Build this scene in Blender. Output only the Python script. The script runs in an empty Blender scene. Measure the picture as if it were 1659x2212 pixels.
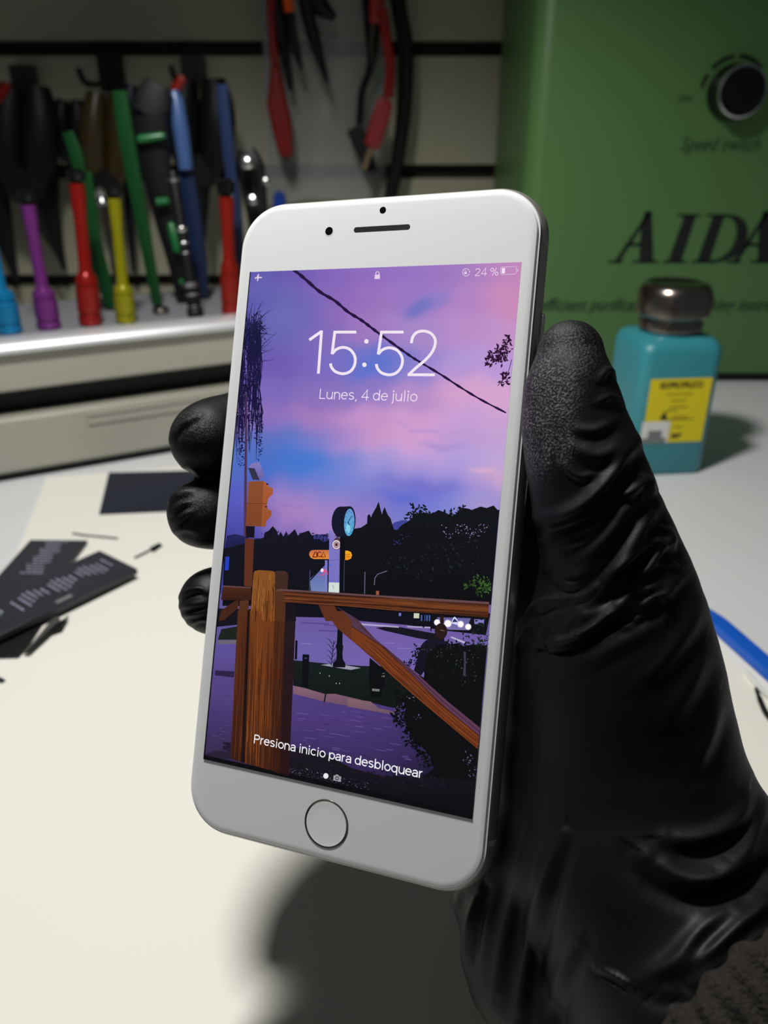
import bpy, bmesh, math, random
import numpy as np
from mathutils import Vector, Matrix, Quaternion

scene = bpy.context.scene
COL = scene.collection
rnd = random.Random(7)

# ------------------------------------------------------------------ camera
F_PX, CX, CY = 1700.0, 829.5, 1106.0
PITCH = math.radians(26.0)
CC, SS = math.cos(PITCH), math.sin(PITCH)
CAM_H = 0.226
cam_data = bpy.data.cameras.new('camera')
cam = bpy.data.objects.new('camera', cam_data)
COL.objects.link(cam)
cam.location = (0, 0, CAM_H)
cam.rotation_euler = (math.pi / 2 - PITCH, 0, 0)
cam_data.sensor_fit = 'VERTICAL'
cam_data.sensor_height = 36.0
cam_data.lens = F_PX / 2212 * 36.0
cam_data.clip_start = 0.005
cam_data.clip_end = 20
cam_data.dof.use_dof = True
cam_data.dof.focus_distance = 0.181
cam_data.dof.aperture_fstop = cam_data.lens / 1.9
scene.camera = cam

# ------------------------------------------------------------------ colour management, world, lamp
vs = scene.view_settings
scene.display_settings.display_device = 'sRGB'
vs.view_transform = 'Standard'
vs.look = 'None'
vs.exposure = 0.0
vs.gamma = 1.0
vs.use_curve_mapping = False

world = bpy.data.worlds.new('room_dusk')
scene.world = world
world.use_nodes = True
bgn = world.node_tree.nodes['Background']
bgn.inputs[0].default_value = (0.85, 0.95, 1.0, 1)
bgn.inputs[1].default_value = 0.05

LAMP_POS = (-0.105, 0.27, 0.57)
lamp = bpy.data.lights.new('bench_lamp', 'SPOT')
lamp.energy = 12.3
lamp.color = (1.0, 0.985, 0.945)
lamp.spot_size = math.radians(146)
lamp.spot_blend = 0.55
lamp.shadow_soft_size = 0.036
lamp_o = bpy.data.objects.new('bench_lamp', lamp)
COL.objects.link(lamp_o)
lamp_o.location = LAMP_POS
lamp_o.rotation_euler = (0, 0, 0)


# ------------------------------------------------------------------ geometry helpers
def ray(px, py):
    u = (px - CX) / F_PX
    v = (py - CY) / F_PX
    return Vector((u, CC - v * SS, -(v * CC + SS)))


def on_z(px, py, z=0.0):
    d = ray(px, py)
    return Vector((0, 0, CAM_H)) + d * ((z - CAM_H) / d.z)


def on_y(px, py, y):
    d = ray(px, py)
    return Vector((0, 0, CAM_H)) + d * (y / d.y)


def cam2w(x, y, z):
    """camera frame (x right, y down, z forward) in mm to the world in metres"""
    return Vector((x, z * CC - y * SS, CAM_H * 1000 - (y * CC + z * SS))) / 1000.0


def s2l(c):
    return c / 12.92 if c <= 0.04045 else ((c + 0.055) / 1.055) ** 2.4


def rgb(r, g, b):
    return (s2l(r / 255), s2l(g / 255), s2l(b / 255))


ORG = {}


class MB:
    def __init__(self):
        self.v, self.f, self.m, self.c = [], [], [], []

    def add(self, verts, faces, mat=0, col=None):
        b = len(self.v)
        self.v.extend([tuple(p) for p in verts])
        for f in faces:
            self.f.append(tuple(b + i for i in f))
            self.m.append(mat)
            self.c.append(col)
        return self

    def box(self, lo, hi, M=None, mat=0):
        x0, y0, z0 = lo
        x1, y1, z1 = hi
        vv = [Vector(p) for p in ((x0, y0, z0), (x1, y0, z0), (x1, y1, z0), (x0, y1, z0), (x0, y0, z1), (x1, y0, z1), (x1, y1, z1), (x0, y1, z1))]
        if M is not None:
            vv = [M @ p for p in vv]
        return self.add(vv, [(0, 3, 2, 1), (4, 5, 6, 7), (0, 1, 5, 4), (1, 2, 6, 5), (2, 3, 7, 6), (3, 0, 4, 7)], mat)

    def lathe(self, A, B, prof, n=24, mat=0, flat=1.0):
        """prof: (t, radius) along A->B with t in metres from A"""
        A, B = Vector(A), Vector(B)
        ax = (B - A).normalized()
        q = Vector((0, 0, 1)).rotation_difference(ax)
        e1, e2 = q @ Vector((1, 0, 0)), q @ Vector((0, 1, 0))
        vv, ff = [], []
        for t, r in prof:
            for k in range(n):
                a = 2 * math.pi * k / n
                vv.append(A + ax * t + (e1 * math.cos(a) + e2 * math.sin(a) * flat) * max(r, 1e-6))
        for i in range(len(prof) - 1):
            for k in range(n):
                k2 = (k + 1) % n
                ff.append((i * n + k, i * n + k2, (i + 1) * n + k2, (i + 1) * n + k))
        ff.append(tuple(reversed(range(n))))
        ff.append(tuple((len(prof) - 1) * n + k for k in range(n)))
        return self.add(vv, ff, mat)

    def tube(self, pts, rad, n=12, mat=0, flat=1.0):
        pts = [Vector(p) for p in pts]
        if not isinstance(rad, (list, tuple)):
            rad = [rad] * len(pts)
        vv, ff = [], []
        up = None
        for i, p in enumerate(pts):
            a = pts[max(i - 1, 0)]
            b = pts[min(i + 1, len(pts) - 1)]
            t = (b - a).normalized()
            if up is None:
                up = t.orthogonal().normalized()
            up = (up - t * up.dot(t)).normalized()
            side = t.cross(up)
            for k in range(n):
                an = 2 * math.pi * k / n
                vv.append(p + (up * math.cos(an) + side * math.sin(an) * flat) * rad[i])
        for i in range(len(pts) - 1):
            for k in range(n):
                k2 = (k + 1) % n
                ff.append((i * n + k, i * n + k2, (i + 1) * n + k2, (i + 1) * n + k))
        ff.append(tuple(reversed(range(n))))
        ff.append(tuple((len(pts) - 1) * n + k for k in range(n)))
        return self.add(vv, ff, mat)

    def prism(self, poly, off, mat=0):
        """poly: 3D points, extruded by the vector off"""
        poly = [Vector(p) for p in poly]
        off = Vector(off)
        n = len(poly)
        vv = poly + [p + off for p in poly]
        ff = [tuple(reversed(range(n))), tuple(range(n, 2 * n))]
        for k in range(n):
            k2 = (k + 1) % n
            ff.append((k, k2, n + k2, n + k))
        return self.add(vv, ff, mat)

    def build(self, name, mats, parent=None, smooth=True, angle=35, bevel=0, seg=3, org=None):
        me = bpy.data.meshes.new(name)
        org = Vector(org) if org is not None else (Vector(ORG[parent.name]) if parent is not None else Vector((0, 0, 0)))
        me.from_pydata([tuple(Vector(p) - org) for p in self.v], [], self.f)
        for m in (mats if isinstance(mats, (list, tuple)) else [mats]):
            me.materials.append(m)
        me.polygons.foreach_set('material_index', self.m)
        bm = bmesh.new()
        bm.from_mesh(me)
        bmesh.ops.recalc_face_normals(bm, faces=bm.faces)
        bm.to_mesh(me)
        bm.free()
        if smooth:
            me.polygons.foreach_set('use_smooth', [True] * len(me.polygons))
            me.set_sharp_from_angle(angle=math.radians(angle))
        o = bpy.data.objects.new(name, me)
        COL.objects.link(o)
        ORG[o.name] = tuple(org)
        if parent is not None:
            o.parent = parent
        else:
            o.location = org
        if bevel:
            b = o.modifiers.new('bevel', 'BEVEL')
            b.width = bevel
            b.segments = seg
            b.limit_method = 'ANGLE'
            b.angle_limit = math.radians(40)
        return o


def thing(name, label, cat, loc, group=None):
    o = bpy.data.objects.new(name, None)
    COL.objects.link(o)
    o.empty_display_size = 0.01
    o.location = loc
    ORG[o.name] = tuple(loc)
    o['label'] = label
    o['category'] = cat
    if group:
        o['group'] = group
    return o


def tag(o, label, cat, group=None):
    o['label'] = label
    o['category'] = cat
    if group:
        o['group'] = group
    return o


def structure(o, label=None, cat=None):
    o['kind'] = 'structure'
    if label:
        o['label'] = label
        o['category'] = cat
    return o


def smooth_path(pts, n=8):
    """Catmull-Rom through pts"""
    P = [Vector(p) for p in pts]
    P = [P[0] * 2 - P[1]] + P + [P[-1] * 2 - P[-2]]
    out = []
    for i in range(1, len(P) - 2):
        for k in range(n):
            t = k / n
            a, b, c, d = P[i - 1], P[i], P[i + 1], P[i + 2]
            out.append(0.5 * ((2 * b) + (c - a) * t + (2 * a - 5 * b + 4 * c - d) * t * t + (3 * b - a - 3 * c + d) * t ** 3))
    out.append(P[-2])
    return out


# ------------------------------------------------------------------ materials
def mat(name, col, rough=0.5, metal=0.0, spec=0.5, noise=0.0, nscale=40.0, bump=0.0, bscale=300.0, coat=0.0, stretch=None, emit=None):
    m = bpy.data.materials.new(name)
    m.use_nodes = True
    nt = m.node_tree
    p = nt.nodes['Principled BSDF']
    p.inputs['Roughness'].default_value = rough
    p.inputs['Metallic'].default_value = metal
    p.inputs['Specular IOR Level'].default_value = spec
    p.inputs['Coat Weight'].default_value = coat
    tc = nt.nodes.new('ShaderNodeTexCoord')
    mp = nt.nodes.new('ShaderNodeMapping')
    nt.links.new(tc.outputs['Object'], mp.inputs['Vector'])
    if stretch:
        mp.inputs['Scale'].default_value = stretch
    nz = nt.nodes.new('ShaderNodeTexNoise')
    nz.inputs['Scale'].default_value = nscale
    nz.inputs['Detail'].default_value = 4
    nt.links.new(mp.outputs['Vector'], nz.inputs['Vector'])
    mr = nt.nodes.new('ShaderNodeMix')
    mr.data_type = 'RGBA'
    mr.inputs[6].default_value = (*[c * (1 - noise) for c in col], 1)
    mr.inputs[7].default_value = (*[min(1, c * (1 + noise)) for c in col], 1)
    nt.links.new(nz.outputs['Fac'], mr.inputs['Factor'])
    nt.links.new(mr.outputs[2], p.inputs['Base Color'])
    if bump:
        nb = nt.nodes.new('ShaderNodeTexNoise')
        nb.inputs['Scale'].default_value = bscale
        nb.inputs['Detail'].default_value = 3
        nt.links.new(mp.outputs['Vector'], nb.inputs['Vector'])
        bp = nt.nodes.new('ShaderNodeBump')
        bp.inputs['Strength'].default_value = bump
        bp.inputs['Distance'].default_value = 0.001
        nt.links.new(nb.outputs['Fac'], bp.inputs['Height'])
        nt.links.new(bp.outputs['Normal'], p.inputs['Normal'])
    if emit:
        p.inputs['Emission Color'].default_value = (*emit[0], 1)
        p.inputs['Emission Strength'].default_value = emit[1]
    return m


M = {}
M['table'] = mat('white_laminate', rgb(222, 222, 224), 0.42, noise=0.015, nscale=15, bump=0.03, bscale=900)
M['mat'] = mat('cream_silicone', rgb(240, 237, 228), 0.6, noise=0.012, nscale=12, bump=0.03, bscale=1200)
M['slat'] = mat('beige_slat_board', rgb(166, 163, 142), 0.65, noise=0.05, nscale=25)
M['groove'] = mat('dark_groove', rgb(40, 28, 22), 0.7)
M['floor'] = mat('grey_floor', rgb(90, 88, 84), 0.8)
M['alu'] = mat('brushed_aluminium', rgb(225, 225, 228), 0.42, metal=0.6, noise=0.03, nscale=200, stretch=(0.05, 1, 1))
M['rack_panel'] = mat('grey_enamel', rgb(166, 164, 152), 0.4, noise=0.02, nscale=20)
M['rack_dark'] = mat('black_recess', rgb(12, 12, 14), 0.6)
M['tray'] = mat('grey_tray', rgb(128, 128, 134), 0.5, noise=0.06, nscale=60)
M['green_box'] = mat('green_powder_coat', rgb(80, 120, 67), 0.42, noise=0.03, nscale=8, bump=0.05, bscale=1500)
M['ink'] = mat('black_ink', rgb(14, 20, 16), 0.5)
M['ink_soft'] = mat('thin_print_ink', rgb(24, 48, 28), 0.5)
M['black'] = mat('black_plastic', rgb(11, 11, 13), 0.5, spec=.3)
M['black_gloss'] = mat('glossy_black', rgb(10, 10, 12), 0.15)
M['chrome'] = mat('worn_steel', rgb(150, 140, 132), 0.22, metal=1.0, noise=0.15, nscale=60)
M['steel'] = mat('bright_steel', rgb(200, 200, 200), 0.25, metal=1.0)
M['teal'] = mat('teal_plastic', rgb(54, 140, 152), 0.40, noise=0.02, nscale=20)
M['label_yellow'] = mat('yellow_label', rgb(226, 206, 10), 0.5)
M['sticker'] = mat('white_sticker', rgb(225, 225, 222), 0.5)
M['sticker_grey'] = mat('grey_sticker_print', rgb(120, 122, 124), 0.5)
M['blue_plastic'] = mat('blue_plastic', rgb(22, 92, 200), 0.35)
M['battery'] = mat('battery_wrap', rgb(40, 41, 50), 0.4, noise=0.06, nscale=60, bump=0.05, bscale=500)
M['print_grey'] = mat('grey_print', rgb(165, 169, 192), 0.5)
M['print_light'] = mat('light_print', rgb(170, 175, 195), 0.5)
M['navy'] = mat('navy_film', rgb(20, 26, 46), 0.45, noise=0.05, nscale=40)
M['flex'] = mat('black_flex', rgb(28, 28, 30), 0.35)
M['foil'] = mat('silver_foil', rgb(190, 190, 185), 0.3, metal=0.9)
M['sleeve'] = mat('dark_grey_knit', rgb(46, 43, 40), 0.95, spec=0.1, noise=0.55, nscale=900, bump=1.0, bscale=1400)
M['phone_white'] = mat('white_glass', rgb(238, 240, 241), 0.32, spec=0.35, noise=0.0)
M['phone_alu'] = mat('silver_frame', rgb(196, 192, 186), 0.38, metal=0.8, noise=0.02, nscale=400)
M['phone_line'] = mat('grey_gasket', rgb(120, 118, 112), 0.5)
M['antenna'] = mat('antenna_plastic', rgb(176, 174, 170), 0.5)
M['ring'] = mat('button_ring', rgb(110, 108, 104), 0.25, metal=0.9)
M['bag'] = None


def colour(name, r, g, b, rough=0.35, metal=0.0):
    return mat(name, rgb(r, g, b), rough, metal=metal, noise=0.05, nscale=80)


# ------------------------------------------------------------------ room
TW = 0.9
b = MB()
b.box((-1.0, 0.02, -0.03), (1.0, 1.0, 0.0))
tbl = thing('workbench', 'white laminate workbench top under all the tools and the cream mat', 'table', (0, 0.5, -0.75))
b.build('tabletop', M['table'], tbl, bevel=0.002)
for sx in (-0.93, 0.93):
    for y in (0.07, 0.95):
        l = MB()
        l.box((sx - 0.025, y - 0.025, -0.75), (sx + 0.025, y + 0.025, -0.031))
        l.build('leg', M['rack_panel'], tbl, bevel=0.002)
b = MB()
b.box((-2.2, -1.2, -0.80), (2.2, 1.25, -0.75))
structure(b.build('floor', M['floor'], smooth=False))

# slatted wall: boards with T grooves between them
b = MB()
zs = [0.305 + 0.1245 * k for k in range(-9, 11)]
for i in range(len(zs) - 1):
    b.box((-1.6, 1.0, zs[i] + 0.0075), (1.6, 1.02, zs[i + 1] - 0.0075))
wall = b.build('wall_back', [M['slat'], M['groove']], bevel=0.001, seg=2)
structure(wall)
b = MB()
b.box((-1.6, 1.021, -0.75), (1.6, 1.05, 1.7))
structure(b.build('wall_backing', M['groove'], smooth=False))

# ------------------------------------------------------------------ silicone mat
A = Vector((-0.242, 0.517, 0))
dn = Vector((36, -158, 0)).normalized()
dr = Vector((-dn.y, dn.x, 0))
Wm = (Vector((0.165, 0.362, 0)) - A).dot(dr)
b = MB()
c4 = [A, A + dr * Wm, A + dr * Wm + dn * 0.60, A + dn * 0.60]
b.prism([p + Vector((0, 0, 0.0001)) for p in c4], (0, 0, 0.0013))
tag(b.build('work_mat', M['mat'], bevel=0.0005, seg=2, org=A), 'cream silicone work mat lying on the white bench under the phone', 'mat')
MZ = 0.0015

# ------------------------------------------------------------------ tool rack (aluminium lipped drawer unit)
RO = Vector((-0.271, 0.508, 0))
ru = Vector((149, 78, 0)).normalized()
rv = Vector((-ru.y, ru.x, 0))
RM = Matrix(((ru.x, rv.x, 0, RO.x), (ru.y, rv.y, 0, RO.y), (0, 0, 1, 0), (0, 0, 0, 1)))
U0, U1, VD = -0.16, 0.25, 0.135
rack = thing('tool_rack', 'grey tool rack with drawer and shiny aluminium lip holding upright tools', 'tool rack', RM @ Vector((0.05, 0.06, 0)))
b = MB()
b.box((U0 + 0.002, 0.006, 0.0), (U1 - 0.002, VD - 0.004, 0.006), RM)
b.build('foot', M['rack_dark'], rack, bevel=0.001)
b = MB()
b.box((U0, 0.020, 0.0065), (U1, VD, 0.0915), RM)
b.build('inner_case', M['rack_dark'], rack, bevel=0.001)
b = MB()
b.box((U0, 0.0, 0.0065), (U1, 0.019, 0.046), RM)
d = b.build('drawer', M['rack_panel'], rack, bevel=0.0025)
b = MB()
b.box((0.065, -0.0012, 0.0335), (0.19, -0.0001, 0.0405), RM)
b.box((0.065, -0.0022, 0.0405), (0.19, -0.0001, 0.042), RM)
b.build('handle', M['rack_panel'], d, bevel=0.0004)
b = MB()
b.box((U0, 0.0, 0.0645), (U1, 0.019, 0.0905), RM)
b.build('front_panel', M['rack_panel'], rack, bevel=0.002)
b = MB()
prof = [(0.022, 0.0905), (-0.003, 0.0905), (-0.0050, 0.0915), (-0.0048, 0.0935), (-0.0030, 0.0965), (0.0010, 0.0990), (0.006, 0.1002), (0.011, 0.0996), (0.0135, 0.0970), (0.022, 0.0965)]
b.prism([RM @ Vector((U0, v, z)) for v, z in prof], ru * (U1 - U0))
b.build('lip', M['alu'], rack, bevel=0.0008, seg=2)
b = MB()
b.box((U0, 0.0225, 0.0920), (U1, VD, 0.0975), RM)
b.build('tray', M['tray'], rack, bevel=0.0006, seg=2)
TZ = 0.0977

# ------------------------------------------------------------------ tools standing in the rack
TG = 'precision screwdrivers standing in the rack'


def at_top(px, py, base, dy=0.0):
    return on_y(px, py, base.y + dy)


def screwdriver(bx, by, kx, ky, sx, sy, cx, cy, wk, ws, col, name, label, dy=0.0):
    B = on_z(bx, by, TZ + 0.0003)
    K = at_top(kx, ky, B)
    S = at_top(sx, sy, B, dy)
    Cp = at_top(cx, cy, B, dy)
    ax = (S - B).normalized()
    dep = (B - Vector((0, 0, CAM_H))).length
    rk, rs = wk / 2 / F_PX * dep, ws / 2 / F_PX * dep
    lk = (K - B).length
    ls = (S - B).length
    lc = (Cp - B).length
    root = thing('precision_screwdriver', label, 'screwdriver', B, TG)
    mm = colour(name, *col, rough=0.28, metal=0.35)
    g = MB()
    pr = [(0, rk * 0.93), (0.001, rk), (lk * 0.18, rk), (lk * 0.19, rk * 0.9), (lk * 0.24, rk * 0.9), (lk * 0.25, rk), (lk * 0.7, rk), (lk * 0.72, rk * 0.88), (lk * 0.76, rk * 0.88), (lk * 0.78, rk * 0.97), (lk * 0.92, rk * 0.86), (lk, rs)]
    g.lathe(B, B + ax, pr, 16)
    g.build('grip', mm, root, angle=25)
    g = MB()
    g.lathe(B, B + ax, [(lk + 0.0002, rs * 1.0), (lk * 1.06, rs * 0.85), (ls * 0.75, rs * 0.85), (ls * 0.9, rs), (ls, rs)], 16)
    g.build('shaft', mm, root)
    g = MB()
    g.lathe(B, B + ax, [(ls + 0.0002, rs * 0.8), (ls + 0.002, rs * 0.8), (ls + 0.0021, rs * 1.15), (lc - 0.002, rs * 1.25), (lc, rs * 0.9), (lc + 0.0008, rs * 0.3)], 16)
    g.build('swivel_cap', M['black_gloss'], root)
    return root


screwdriver(22, 718, -2, 625, -45, 400, -52, 372, 46, 24, (14, 118, 168), 'cyan_anodised', 'cyan precision screwdriver at the left end of the rack')
screwdriver(107, 708, 92, 622, 60, 442, 55, 412, 44, 26, (112, 44, 120), 'purple_anodised', 'purple precision screwdriver with black cap beside the cyan one')
screwdriver(196, 700, 186, 588, 166, 396, 162, 366, 44, 28, (140, 22, 14), 'red_anodised', 'red precision screwdriver between the purple and the yellow ones')
screwdriver(273, 695, 267, 615, 247, 428, 244, 400, 40, 25, (142, 138, 14), 'yellow_anodised', 'yellow precision screwdriver in the rack')
screwdriver(500, 678, 497, 565, 489, 425, 480, 386, 40, 29, (142, 28, 18), 'red_anodised_second', 'red precision screwdriver right beside the top of the phone')


def ringed_tool(B, T, w, name, label):
    ax = (T - B).normalized()
    L = (T - B).length
    r = w / 2 / F_PX * (B - Vector((0, 0, CAM_H))).length
    root = thing('hobby_knife', label, 'hobby knife', B)
    g = MB()
    g.lathe(B, B + ax, [(0, r * 1.2), (L * 0.04, r * 1.3), (L * 0.06, r), (L * 0.3, r), (L * 0.34, r * .75), (L * 0.97, r * .75), (L, r * .4)], 16)
    g.build('handle', M['black'], root)
    for t, h, k in ((0.07, 0.012, 1.08), (0.15, 0.022, 1.08), (0.21, 0.04, 1.08), (0.45, 0.01, .85), (0.52, 0.012, .85), (0.60, 0.035, .85), (0.93, 0.02, .9)):
        g = MB()
        g.lathe(B + ax * L * t, B + ax * L * (t + h), [(0, r * k * .9), (0.0006, r * k), (L * h - 0.0006, r * k), (L * h, r * k * .9)], 16)
        g.build('ring', M['steel'], root)
    return root


B0 = on_z(423, 682, TZ + 0.0003)
ringed_tool(B0, at_top(372, 368, B0), 27, 'hobby_knife', 'black hobby knife with silver rings standing in the rack')
B0 = on_z(262, 640, TZ + 0.0003)
root = thing('needle_file', 'slim steel rod with a bright round head behind the yellow screwdriver', 'needle file', B0)
T0 = at_top(216, 412, B0)
g = MB()
ax = (T0 - B0).normalized()
L = (T0 - B0).length
g.lathe(B0, T0, [(0, .0035), (L * .35, .0035), (L * .37, .0028), (L * .86, .0028)], 12)
g.build('rod', M['chrome'], root)
g = MB()
g.lathe(B0 + ax * L * .865, T0, [(0, .0034), (.003, .0046), (.006, .0036), (.008, .0046), (.011, .005), (.014, .002)], 16)
g.build('head', M['steel'], root)


def flat_tool(name, label, cat, pts_px, w_px, col, base_tray=True, thick=0.3, group=None, y0=None, dys=None):
    """a bar swept through picture points, the first of them standing on the tray"""
    P = []
    if base_tray:
        B = on_z(*pts_px[0], TZ + 0.0025)
    else:
        B = on_y(*pts_px[0], y0)
    for i, q in enumerate(pts_px):
        P.append(B if i == 0 else on_y(q[0], q[1], B.y + (dys[i] if dys else 0)))
    dep = (B - Vector((0, 0, CAM_H))).length
    ws = w_px if isinstance(w_px, (list, tuple)) else [w_px] * len(P)
    path = smooth_path(P, 6)
    rr = []
    for i in range(len(path)):
        t = i / 6
        k = min(int(t), len(ws) - 2)
        rr.append((ws[k] + (ws[k + 1] - ws[k]) * (t - k)) / 2 / F_PX * dep)
    g = MB()
    # sweep an ellipse whose broad side faces the bench front
    n = 12
    vv, ff = [], []
    for i, p in enumerate(path):
        a, c = path[max(i - 1, 0)], path[min(i + 1, len(path) - 1)]
        t = (c - a).normalized()
        side = t.cross(Vector((0, 1, 0))).normalized()
        fw = side.cross(t).normalized()
        for k in range(n):
            an = 2 * math.pi * k / n
            ca, sa = math.cos(an), math.sin(an)
            ca = math.copysign(abs(ca) ** 0.6, ca)
            sa = math.copysign(abs(sa) ** 0.6, sa)
            vv.append(p + side * ca * rr[i] + fw * sa * rr[i] * thick)
    for i in range(len(path) - 1):
        for k in range(n):
            k2 = (k + 1) % n
            ff.append((i * n + k, i * n + k2, (i + 1) * n + k2, (i + 1) * n + k))
    ff.append(tuple(reversed(range(n))))
    ff.append(tuple((len(path) - 1) * n + k for k in range(n)))
    g.add(vv, ff)
    if label is None:
        return g
    o = g.build(name, col, org=B)
    return tag(o, label, cat, group)


GREEN = colour('green_nylon', 4, 58, 20)
GREEN2 = colour('bright_green_rubber', 14, 92, 44)
DKBLUE = colour('navy_plastic', 14, 30, 62)
LTBLUE = colour('light_blue_plastic', 58, 84, 130)
MIDBLUE = colour('slate_blue_plastic', 24, 38, 72)
AMBER = colour('amber_grip', 58, 46, 18)
RED = colour('red_vinyl', 130, 9, 11)
ORANGE = colour('orange_plastic', 240, 92, 10)

flat_tool('spudger', 'long straight green pry tool right of the yellow screwdriver', 'pry tool', [(340, 656), (322, 560), (296, 420), (272, 290), (258, 196)], [20, 24, 28, 30, 26], GREEN)
flat_tool('spudger', 'curved green pry tool between the red and yellow screwdrivers', 'pry tool', [(243, 664), (222, 600), (203, 520), (192, 430), (186, 370)], [24, 32, 30, 26, 20], GREEN)
flat_tool('spudger', 'short green pry tool poking up behind the red screwdriver', 'pry tool', [(205, 640), (180, 420), (166, 340), (146, 285)], [14, 18, 26, 20], GREEN)

# black antistatic brush with green bands
P1 = [(398, 648), (370, 500), (345, 420), (318, 300)]
Bb = on_z(398, 648, TZ + 0.0025)
root = thing('antistatic_brush', 'black brush with bright green bands leaning in the rack', 'brush', Bb)
g = flat_tool('x', None, None, [(398, 648), (385, 570), (358, 470), (340, 380), (328, 300), (322, 250)], [30, 40, 44, 56, 66, 70], None, thick=0.6)
g.build('handle', M['black'], root)
dep = (Bb - Vector((0, 0, CAM_H))).length
for (x0, y0, x1, y1, r0, r1) in ((296, 302, 358, 293, 8, 7), (337, 437, 366, 434, 8, 7), (368, 480, 388, 548, 9, 11), (388, 610, 402, 608, 6, 6)):
    g = MB()
    k = dep / F_PX
    a = on_y(x0, y0, Bb.y - 0.012)
    c = on_y(x1, y1, Bb.y - 0.012)
    L = (c - a).length
    g.lathe(a, c, [(0, r0 * k * .5), (L * .1, r0 * k), (L * .9, r1 * k), (L, r1 * k * .5)], 12)
    g.build('green_band', GREEN2, root)
g = MB()
tp = on_y(322, 246, Bb.y)
g.lathe(tp, on_y(340, 185, Bb.y), [(0, .012), (.01, .013), (.022, .010)], 14, flat=0.5)
g.build('bristles', M['rack_dark'], root)

# blue two-tone pen tool
Bb = on_z(437, 640, TZ + 0.0025)
root = thing('plastic_pry_bar', 'two-tone blue plastic pry bar leaning behind the ringed knife', 'pry tool', Bb)
g = flat_tool('x', None, None, [(437, 640), (428, 560), (412, 440), (402, 368)], [28, 36, 34, 28], None, thick=0.4)
g.build('dark_end', DKBLUE, root)
g = MB()
g.tube([on_y(402, 366, Bb.y - .004), on_y(392, 290, Bb.y - .004), on_y(380, 215, Bb.y - .004), on_y(375, 195, Bb.y - .004)], [.0056, .0062, .0058, .003], 12)
g.build('light_end', LTBLUE, root)
flat_tool('plastic_pry_bar', 'thin dark blue rod standing just left of the phone', 'pry tool', [(524, 650), (512, 480), (494, 330), (480, 182)], [20, 22, 24, 22], MIDBLUE, thick=0.5)

# dark steel clipper at the right
Bb = on_z(566, 640, TZ + 0.003)
root = thing('ratchet_handle', 'dark ratchet handle with steel collar close to the phone corner', 'ratchet', Bb)
g = flat_tool('x', None, None, [(566, 640), (560, 520), (552, 430), (540, 360), (532, 322)], [30, 34, 46, 56, 34], None, thick=0.6)
g.build('handle', M['black'], root)
for (x, y, r) in ((534, 350, .0055), (574, 392, .003), (545, 432, .004)):
    g = MB()
    p = on_y(x, y, Bb.y - 0.018)
    g.lathe(p, p + Vector((0, -1, .3)), [(-.004, r), (.002, r), (.0035, r * .7), (.004, r * .2)], 14)
    g.build('rivet', M['steel'], root)

# a small steel nut ring on the tray
g = MB()
p = on_z(348, 676, TZ + 0.0002)
prof = [(0, .0065), (.003, .0065), (.0042, .0055), (.0042, .003), (.002, .0028), (0.0015, .001)]
g.lathe(p, p + Vector((0, 0, 1)), prof, 24)
tag(g.build('steel_ferrule', M['chrome'], org=p), 'small round steel ferrule lying on the grey rack tray', 'ferrule')


# pliers hanging on hooks from the wall grooves, behind the rack
def pliers(cx, ytop, ybot, w, yw, handle_mat, label, tipx, accent=None, jaw_len=0.05):
    top = on_y(cx, ytop, yw)
    k = (top - Vector((0, 0, CAM_H))).length / F_PX
    root = thing('pliers', label, 'pliers', top, 'pliers hanging on the slatted wall')
    for s in (-1, 1):
        pts = [on_y(cx + s * w * .24, ytop, yw), on_y(cx + s * w * .30, ytop + (ybot - ytop) * .3, yw), on_y(cx + s * w * .30, ytop + (ybot - ytop) * .65, yw), on_y(cx + s * w * .16, ybot, yw)]
        g = MB()
        path = smooth_path(pts, 6)
        g.tube(path, [w * k * (.17 + .11 * math.sin(math.pi * i / (len(path) - 1))) for i in range(len(path))], 12)
        hd = g.build('handle', handle_mat, root)
        if accent and s == accent[1]:
            g = MB()
            pth = [on_y(cx + s * w * .30, ytop - 4, yw - .012), on_y(cx + s * w * .42, ytop + 18, yw - .014), on_y(cx + s * w * .5, ytop + 44, yw - .012)]
            g.tube(pth, [.004, .005, .003], 10)
            g.build('grip_accent', accent[0], root)
    g = MB()
    c = on_y(cx, ybot, yw)
    g.lathe(c + Vector((0, .010, 0)), c + Vector((0, -.012, 0)), [(0, w * k * .24), (.002, w * k * .28), (.018, w * k * .28), (.022, w * k * .2)], 20)
    g.build('pivot', M['black'], root)
    g = MB()
    t = on_y(tipx, ybot + (ybot - ytop) * .75, yw)
    g.tube([c, c.lerp(t, .5), t], [w * k * .2, w * k * .12, w * k * .03], 10, flat=.7)
    g.build('jaws', M['black'], root)
    return root


pliers(52, 185, 400, 118, 0.90, M['black'], 'broad black pliers with a red edge on the wall above the cyan screwdriver', 130, (RED, -1))
pliers(232, 200, 395, 96, 0.90, AMBER, 'dark amber-handled pliers on the wall above the yellow screwdriver', 262)
pliers(432, 170, 372, 122, 0.90, M['black'], 'black pliers with a red tip between the two blue rods', 440, (colour('red_grip', 190, 40, 20), -1))
pliers(300, 182, 330, 66, 0.92, M['navy'], 'slim navy-handled pliers behind the straight green pry tool', 300)
pliers(150, 215, 330, 60, 0.92, M['black'], 'slim black pliers behind the short green pry tool', 190)


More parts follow.
